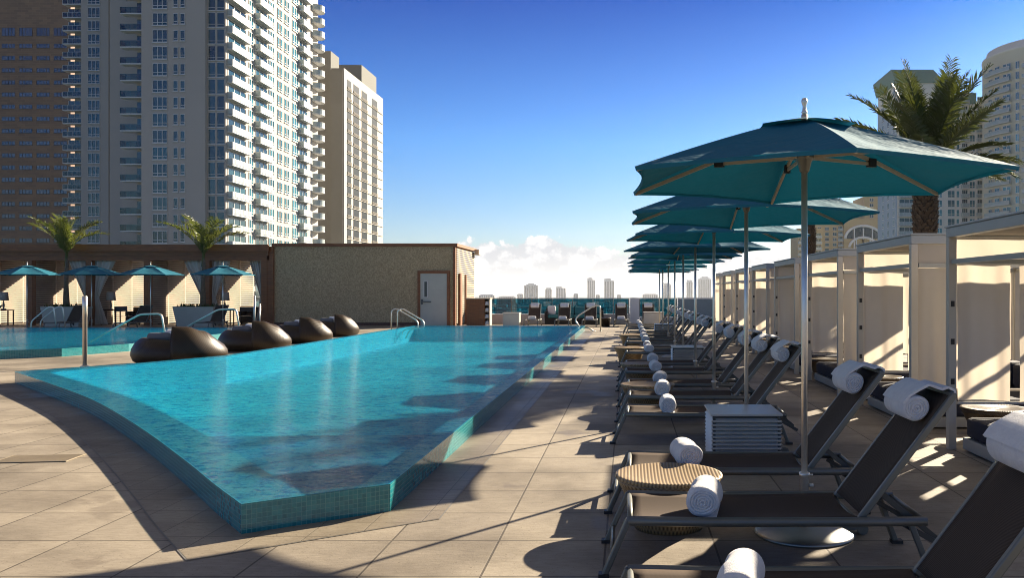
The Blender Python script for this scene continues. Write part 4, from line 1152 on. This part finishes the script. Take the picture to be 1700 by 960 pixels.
def make_daybed():
    t = thing('daybed', 'x', 'daybed')
    MB().box(0, 1.9, 0, 1.94, .02, .13).build('platform', M['frame_grey'], t, bevel=.005)
    MB().box(.02, 1.88, .02, 1.92, .132, .32).build('mattress', M['navy'], t, bevel=.035)
    mb = MB()
    for k in range(3): mb.box(1.58, 1.86, .06+k*.62, .62+k*.62, .322, .62)
    mb.build('back_pillow', M['navy'], t, bevel=.05)
    return t
CY = [6.0+3.2*k for k in range(8)]
cab0 = None; cab1 = None; bed0 = None
cl = ['nearest cream cabana, cut by the right edge of the picture', 'second nearest cream cabana, in front of the large palm trunk', 'third nearest cream cabana along the right', 'fourth nearest cream cabana along the right', 'fifth nearest cream cabana along the right', 'third farthest cream cabana of the row', 'second farthest cream cabana of the row', 'farthest cream cabana, beside the blue grey wall']
for k, y in enumerate(CY):
    if k == 0: o = cab0 = make_cabana(1)
    elif k == 1: o = cab1 = make_cabana(2)
    else: o = copy_tree(cab0 if k % 2 == 0 else cab1)
    o.location = (3.05, y, 0); tag(o, cl[k], 'cabana', 'cream cabanas along the right')
    if k == 0: d = bed0 = make_daybed()
    else: d = copy_tree(bed0)
    d.location = (3.16, y+.13, 0); tag(d, 'navy daybed inside the ' + cl[k].split(' cabana')[0].replace(' cream', '') + ' cabana', 'daybed', 'navy daybeds inside the cabanas')
SD0 = make_stool('wicker_dk', .31, .33)
for k, y in enumerate(CY[:6]):
    o = SD0 if k == 0 else copy_tree(SD0)
    o.location = ([3.72, 3.5, 3.5, 3.5, 3.5, 3.5][k], y+2.2+.5, 0)
    tag(o, 'dark wicker stool in the gap beyond the %s cabana' % ['nearest', 'second nearest', 'third nearest', 'fourth nearest', 'fifth nearest', 'third farthest'][k], 'stool', 'dark stools between the cabanas')

# ---------------------------------------------------------------- palms
def frond_mesh(L, droop, rise, leaf, n, w_, rn, fold=.5, name='frond', mat_='leaf'):
    mb = MB(); pts = []
    for i in range(13):
        s = i/12; a = rise - droop*s**1.25
        pts.append((0, 0, 0) if i == 0 else (pts[-1][0]+L/12*math.cos(a), 0, pts[-1][2]+L/12*math.sin(a)))
    mb.tube(pts, [max(.004, w_*(1-.85*i/12)) for i in range(13)], 5)
    for k in range(n):
        s = .10+.90*(k+.5)/n; f = s*12; i = min(11, int(f)); p = Vector(pts[i]).lerp(Vector(pts[i+1]), f-i)
        tg = (Vector(pts[i+1])-Vector(pts[i])).normalized(); upv = Vector((0, 1, 0)).cross(tg) * -1
        ll = leaf*(math.sin(math.pi*(.16+.76*s))**.6)*rn.uniform(.85, 1.1)
        for sd_ in (-1, 1):
            d = (tg*rn.uniform(.75, 1.0)+Vector((0, sd_, 0))*rn.uniform(.7, .95)+upv*rn.uniform(.1, fold)).normalized()
            tip = p+d*ll+Vector((0, 0, -ll*rn.uniform(.08, .3)))
            mid = p+d*ll*.5+Vector((0, 0, -ll*.02)); wd = tg*(ll*.045+.004)
            b = mb.add([p-wd*.6, p+wd*.6, mid+wd, tip, mid-wd]); mb.face((b, b+1, b+2, b+3, b+4))
    return mb
def date_palm(label, x, y, hc, scale=1., nf=46, seed=1, tr=.30):
    rn = random.Random(seed); t = thing('palm_tree', label, 'palm', (x, y, 0), rn.uniform(0, 6))
    mb = MB(); n = 12; z = 0
    # trunk of overlapping cut frond bases
    mb.lathe([(tr*.82, 0), (tr*.78, hc*.5), (tr*.80, hc-.6), (tr*.55, hc)], 14)
    row = 0
    while z < hc-.1:
        q = tr*(.86+.12*math.sin(z*2.2)) * (1.12 if z > hc-1.0 else 1)
        for k in range(n):
            a = 2*math.pi*(k+.5*(row % 2))/n+rn.uniform(-.06, .06); c, s_ = math.cos(a), math.sin(a)
            wd = .30*tr*1.0; h_ = .20; o_ = rn.uniform(.035, .085)
            T = Vector((-s_, c, 0)); O = Vector((c, s_, 0))
            P0 = O*q*.9+Vector((0, 0, z)); P1 = O*(q+o_)+Vector((0, 0, z+h_*rn.uniform(.75, 1.0)))
            b = mb.add([P0-T*wd, P0+T*wd, P1+T*wd*.6, P1-T*wd*.6, O*q*.85+T*wd*.6+Vector((0, 0, z+h_)), O*q*.85-T*wd*.6+Vector((0, 0, z+h_))])
            mb.face((b, b+1, b+2, b+3)); mb.face((b+3, b+2, b+4, b+5)); mb.face((b, b+3, b+5)); mb.face((b+1, b+4, b+2))
        z += .105; row += 1
    mb.build('trunk', M['bark'], t)
    for k in range(nf):
        e = (k+.5)/nf; rise = R(84-78*e**1.2+rn.uniform(-6, 6)); L = rn.uniform(2.0, 2.6)*scale
        f = frond_mesh(L, rn.uniform(.15, .6), rise, .50*scale, 60, .022*scale, rn).build('frond', M['leaf'], t, (0, 0, hc-.25*e))
        f.rotation_euler = (rn.uniform(-.35, .35), 0, k*2.39996)
    return t
date_palm('large date palm with a rough brown trunk behind the nearest cabanas', 8.35, 24, 5.05, 1.2, 36, 3, .32)
date_palm('slimmer palm trunk seen under the umbrellas beyond the cabanas', 8.27, 38.5, 5.75, .58, 24, 5, .17)
def small_palm(label, x, y, seed):
    rn = random.Random(seed); t = thing('palm_tree', label, 'palm', (x, y, 0), rn.uniform(0, 6))
    mb = MB(); mb.tube([(0, 0, .7), (.03, 0, 1.3), (.0, .02, 1.9), (-.02, 0, 2.7), (0, 0, 3.1)], [.14, .115, .085, .075, .05], 10); mb.build('trunk', M['bark_l'], t)
    mb = MB(); mb.tube([(0, 0, 2.6), (0, 0, 3.25)], [.085, .05], 8); mb.build('crown_shaft', M['leaf_y'], t)
    for k in range(15):
        rise = R(rn.uniform(60, 88)); L = rn.uniform(1.8, 2.35)
        f = frond_mesh(L, rn.uniform(.7, 1.4), rise, .44, 32, .016, rn, .8, mat_='leaf_y').build('frond', M['leaf_y'], t, (0, 0, 3.1)); f.rotation_euler = (rn.uniform(-.3, .3), 0, k*2.39996)
    return t
sp1 = small_palm('small bright palm in the left white planter', -24.4, 37.2, 11)
sp2 = small_palm('small bright palm in the right white planter, before the white tower', -18.45, 37.2, 12)
def planter(label, x):
    t = thing('planter', label, 'planter', (x, 37.2, 0))
    mb = MB(); b = mb.add([(-.72, -.35, 0), (.72, -.35, 0), (.72, .35, 0), (-.72, .35, 0), (-.88, -.42, .86), (.88, -.42, .86), (.88, .42, .86), (-.88, .42, .86), (-.82, -.36, .86), (.82, -.36, .86), (.82, .36, .86), (-.82, .36, .86), (-.82, -.36, .74), (.82, -.36, .74), (.82, .36, .74), (-.82, .36, .74)])
    for q in ((0, 1, 5, 4), (1, 2, 6, 5), (2, 3, 7, 6), (3, 0, 4, 7), (3, 2, 1, 0), (4, 5, 9, 8), (5, 6, 10, 9), (6, 7, 11, 10), (7, 4, 8, 11), (8, 9, 13, 12), (9, 10, 14, 13), (10, 11, 15, 14), (11, 8, 12, 15), (12, 13, 14, 15)): mb.face([b+i for i in q])
    mb.build('box', M['grey_paint'], t)
    rn = random.Random(int(x*10)); mb = MB()
    for k in range(260):
        p = Vector((rn.uniform(-.8, .8), rn.uniform(-.34, .34), .76)); d = Vector((rn.uniform(-.6, .6), rn.uniform(-.6, .6), 1)).normalized()*rn.uniform(.08, .30); s_ = Vector((d.y, -d.x, 0)).normalized()*.02
        b = mb.add([p-s_, p+s_, p+d*.6+s_*1.3, p+d, p+d*.6-s_*1.3]); mb.face((b, b+1, b+2, b+3, b+4))
    mb.build('low_plants', M['shrub'], t)
planter('grey white tapered planter holding the left small palm', -24.4); planter('grey white tapered planter holding the right small palm', -18.7)

# ---------------------------------------------------------------- wicker pods
def make_pod():
    t = thing('wicker_pod', 'x', 'pod lounger')
    mb = MB(); mb.smooth = True; NT_ = 90
    a0 = R(-72)
    def hh(s):
        k = [(0, .80), (.06, .79), (.14, .70), (.24, .50), (.33, .42), (.5, .44), (.70, .55), (.86, .56), (1, .52)]
        for (s0, h0), (s1, h1) in zip(k, k[1:]):
            if s <= s1: f = (s-s0)/(s1-s0); f = f*f*(3-2*f); return h0+(h1-h0)*f
        return k[-1][1]
    prof = [(.60, .0), (.80, .02), (.94, .14), (1.0, .36), (.985, .58), (.92, .78), (.84, .91), (.79, .975), (.745, 1.0), (.70, .985), (.67, .93), (.655, .75), (.64, .45)]
    rings = []
    for i in range(NT_+1):
        s = i/NT_; h = hh(s); a = a0 + s*2*math.pi*1.015; ro = 1.05-.13*s+.05*math.exp(-((s-.25)/.10)**2)
        vs = []
        for r, z in prof:
            lean = 1-.10*z*max(0, (h-.5)/.36)
            rad = r*ro*lean
            vs.append((rad*math.cos(a)*1.06, rad*math.sin(a)*.98, z*h))
        rings.append(mb.add(vs))
    m_ = len(prof)
    for a, b in zip(rings, rings[1:]):
        for j in range(m_-1): mb.face((a+j, b+j, b+j+1, a+j+1))
    mb.smooth = False
    mb.face([rings[0]+j for j in range(m_)]); mb.face([rings[-1]+j for j in reversed(range(m_))])
    mb.build('wicker_shell', M['wicker_dk'], t)
    mb = MB(); mb.lathe([(.66, .18), (.69, .30), (.66, .37), (.5, .395), (0, .40)], 40); mb.build('seat_cushion', M['greyfab'], t)
    mb = MB(); mb.box(-.28, .28, -.09, .09, .0, .36); p = mb.build('back_pillow', M['greyfab'], t, (-.15, -.36, .36), R(10), bevel=.07); p.rotation_euler.x = R(38)
    mb = MB(); mb.box(-.2, .2, -.06, .06, 0, .30); p = mb.build('small_pillow', M['towel'], t, (.16, -.36, .44), R(-20), bevel=.05); p.rotation_euler.x = R(25)
    return t
pods = [(294, 17.9, 0, 'nearest and largest bronze wicker pod on the pool strip'), (420, 22.0, 2, 'second nearest bronze wicker pod on the pool strip'), (500, 25.4, -3, 'third bronze wicker pod, partly behind the farthest one'), (553, 29.0, 4, 'farthest bronze wicker pod, before the stucco wall')]
for k, (px, y, a, lab) in enumerate(pods):
    o = P0_ = make_pod() if k == 0 else copy_tree(P0_)
    o.location = ((px-1042)*y/1420, y, 0); o.rotation_euler = (0, 0, R(a)); o.scale = ((.87, .83, .80, .76)[k],)*2+((1.0, .97, .96, .94)[k],); tag(o, lab, 'pod lounger', 'bronze wicker pods between the pools')

# ---------------------------------------------------------------- steel posts and handrails
def steel_tube(name, label, cat, lines, r=.024, loc=(0, 0, 0), flanges=(), parts='rail'):
    t = thing(name, label, cat, loc)
    for ln in lines: MB().tube(rounded(ln, .14, 6), r, 10).build(parts, M['steel'], t)
    for (x, y, z) in flanges: MB().lathe([(r*1.9, z), (r*1.9, z+.012), (r*1.1, z+.02)], 14, (x, y, 0)).build('flange', M['steel'], t)
    return t
gp = G(122, 612)
t = thing('steel_post', 'upright polished steel post at the near left pool edge', 'post', (gp[0], gp[1]+.35, 0))
MB().lathe([(.042, 0), (.042, 1.0), (.046, 1.002), (.046, 1.40), (.040, 1.405), (.040, 1.42), (0, 1.422)], 24).build('column', M['steel'], t)
MB().lathe([(.08, 0), (.08, .012), (.045, .03)], 20).build('flange', M['steel'], t)
gp2 = G(418, 560, .0)
t = thing('steel_post', 'pair of slim steel uprights rising behind the second wicker pod', 'post', (-14.0, 32.1, 0))
MB().lathe([(.04, 0), (.04, 1.35), (0, 1.36)], 14).build('column', M['steel'], t); MB().lathe([(.03, 0), (.03, 1.05), (0, 1.06)], 14, (.16, .1, 0)).build('column', M['steel'], t)
# long sloping rails in the left pool
for k, (pts, lab) in enumerate([([(150, 568), (232, 522), (268, 521), (277, 546)], 'long sloping steel handrail in the left pool behind the first pod'), ([(312, 542), (362, 514), (392, 513), (401, 540)], 'sloping steel handrail in the left pool behind the second pod')]):
    d = [27.5, 30.5][k]; W_ = [((px-1042)*d/1420, d, 1.5-(py-485)*d/1420) for px, py in pts]
    base = W_[-1]; o = steel_tube('handrail', lab, 'handrail', [[(p[0]-base[0], 0, p[2]) for p in W_[:3]]+[(0, 0, -.2)]], .03, (base[0], d, 0))
d = 31.9
o = steel_tube('handrail', 'dark looped steel handrail pair before the left white planter', 'handrail', [[(-.1, yy, .1), (-.1, yy, .42), (.55, yy, .95), (.72, yy, .95), (.85, yy, .05)] for yy in (0, .5)], .025, (-21.9, d-.35, 0))
# pool ladder rails, right of the pods
o = steel_tube('handrail', 'curved steel pool rails at the deck before the grey door', 'handrail', [[(x, 0, 0), (x, 0, .82), (x+.18, .0, .9), (x+.95, .0, .45), (x+1.0, 0, .22), (x+.45, 0, .12), (x+.3, 0, -.2)] for x in (0, .22)], .022, (-8.62, 31.2, 0), [(0, 0, 0), (.22, 0, 0)])
# right far rail beside the pool corner
o = steel_tube('handrail', 'bent steel handrail at the far right corner of the pool', 'handrail', [[(-.62, .0, .1), (-.84, 0, .42), (-.72, 0, .60), (-.12, 0, .98), (.12, 0, .98), (.13, 0, 0)], [(-.62, .0, .1), (-.35, 0, .15), (-.12, 0, 0)]], .028, (-1.16, 32.5, 0), [(.13, 0, 0), (-.12, 0, 0)])

# ---------------------------------------------------------------- pavilion furniture
def make_lamp():
    t = thing('table_lamp', 'x', 'lamp'); MB().lathe([(.10, 0), (.10, .02), (.03, .05), (.05, .2), (.02, .38), (.015, .5)], 14).build('lamp_base', M['dusty'], t)
    MB().lathe([(.20, .42), (.165, .80)], 20).build('lamp_shade', M['drape'], t, thick=.004); return t
def make_side():
    t = thing('console_table', 'x', 'table'); MB().box(-.35, .35, -.2, .2, .66, .70).build('tabletop', M['wood_dark'], t)
    for sx in (-1, 1):
        for sy in (-1, 1): MB().box(sx*.32-.02, sx*.32+.02, sy*.17-.02, sy*.17+.02, 0, .66).build('leg', M['wood_dark'], t)
    return t
def make_sofa():
    t = thing('wicker_sofa', 'x', 'sofa'); MB().box(-.8, .8, -.38, .38, .06, .34).build('base', M['darkfab'], t, bevel=.03)
    MB().box(-.8, .8, .24, .38, .342, .80).build('back', M['darkfab'], t, bevel=.04)
    for s in (-1, 1): MB().box(s*.74-.07, s*.74+.07, -.38, .235, .342, .6).build('armrest', M['darkfab'], t, bevel=.03)
    MB().box(-.65, .65, -.34, .23, .345, .47).build('seat_cushion', M['navy'], t, bevel=.04); 
    for sx in (-.7, .7): MB().box(sx-.03, sx+.03, -.3, .3, 0, .06).build('foot', M['black'], t)
    return t
def make_chair():
    t = thing('folding_armchair', 'x', 'chair')
    for s in (-1, 1):
        mb = MB(); mb.bar((s*.26, -.22, 0), (s*.26, -.22, .64), .03, .03); mb.build('leg', M['black'], t); MB().bar((s*.26, .22, 0), (s*.26, .26, .86), .03, .03).build('leg', M['black'], t)
        MB().box(s*.26-.03, s*.26+.03, -.26, .26, .64, .665).build('armrest', M['black'], t)
    MB().box(-.26, .26, -.22, .22, .42, .45).build('seat', M['black'], t); MB().box(-.26, .26, .22, .245, .66, .86).build('backrest', M['black'], t); return t
bays = [('leftmost visible bay', -25.2), ('bay left of the centre post', -22.6), ('bay between the two planters', -20.0), ('bay right of the second planter', -17.35)]
L_ = S_ = So_ = Ch_ = None
for k, (nm, x) in enumerate(bays):
    so = So_ = make_sofa() if k == 0 else So_
    o = so if k == 0 else copy_tree(So_); o.location = (x+.15, 39.95, 0); tag(o, 'dark wicker sofa in the pavilion, ' + nm, 'sofa', 'dark sofas under the pavilion')
    if k == 0: Ch_ = o2 = make_chair()
    else: o2 = copy_tree(Ch_)
    o2.location = (x+.65, 37.3, 0); o2.rotation_euler = (0, 0, R(160+20*k)); tag(o2, 'black open armchair before the pavilion, ' + nm, 'chair', 'black armchairs before the pavilion')
    if k in (0, 2, 3):
        if k == 0: S_ = o3 = make_side(); L_ = o4 = make_lamp()
        else: o3 = copy_tree(S_); o4 = copy_tree(L_)
        lx = {0: -28.2, 2: -23.35, 3: -18.2}[k]
        o3.location = (lx, 38.65, 0); tag(o3, 'dark console table %s' % ['at the far left of the pavilion', 'left of the right planter', 'beside the drape by the left palm', 'beside the drape by the right palm'][k], 'table', 'console tables under the pavilion')
        o4.location = (lx, 38.65, .70); tag(o4, 'white shaded lamp %s' % ['at the far left of the pavilion', 'left of the right planter', 'beside the drape by the left palm', 'beside the drape by the right palm'][k], 'lamp', 'white lamps under the pavilion')
for k, (x, lab) in enumerate([(-25.9, 'leftmost lounger along the far edge of the left pool'), (-22.4, 'pool lounger before the left planter and drape'), (-19.7, 'pool lounger before the bay between the planters'), (-16.6, 'rightmost lounger along the far edge of the left pool')]):
    dup(L0, (x, 33.3, 0), R(90), lab, 'loungers before the pavilion')
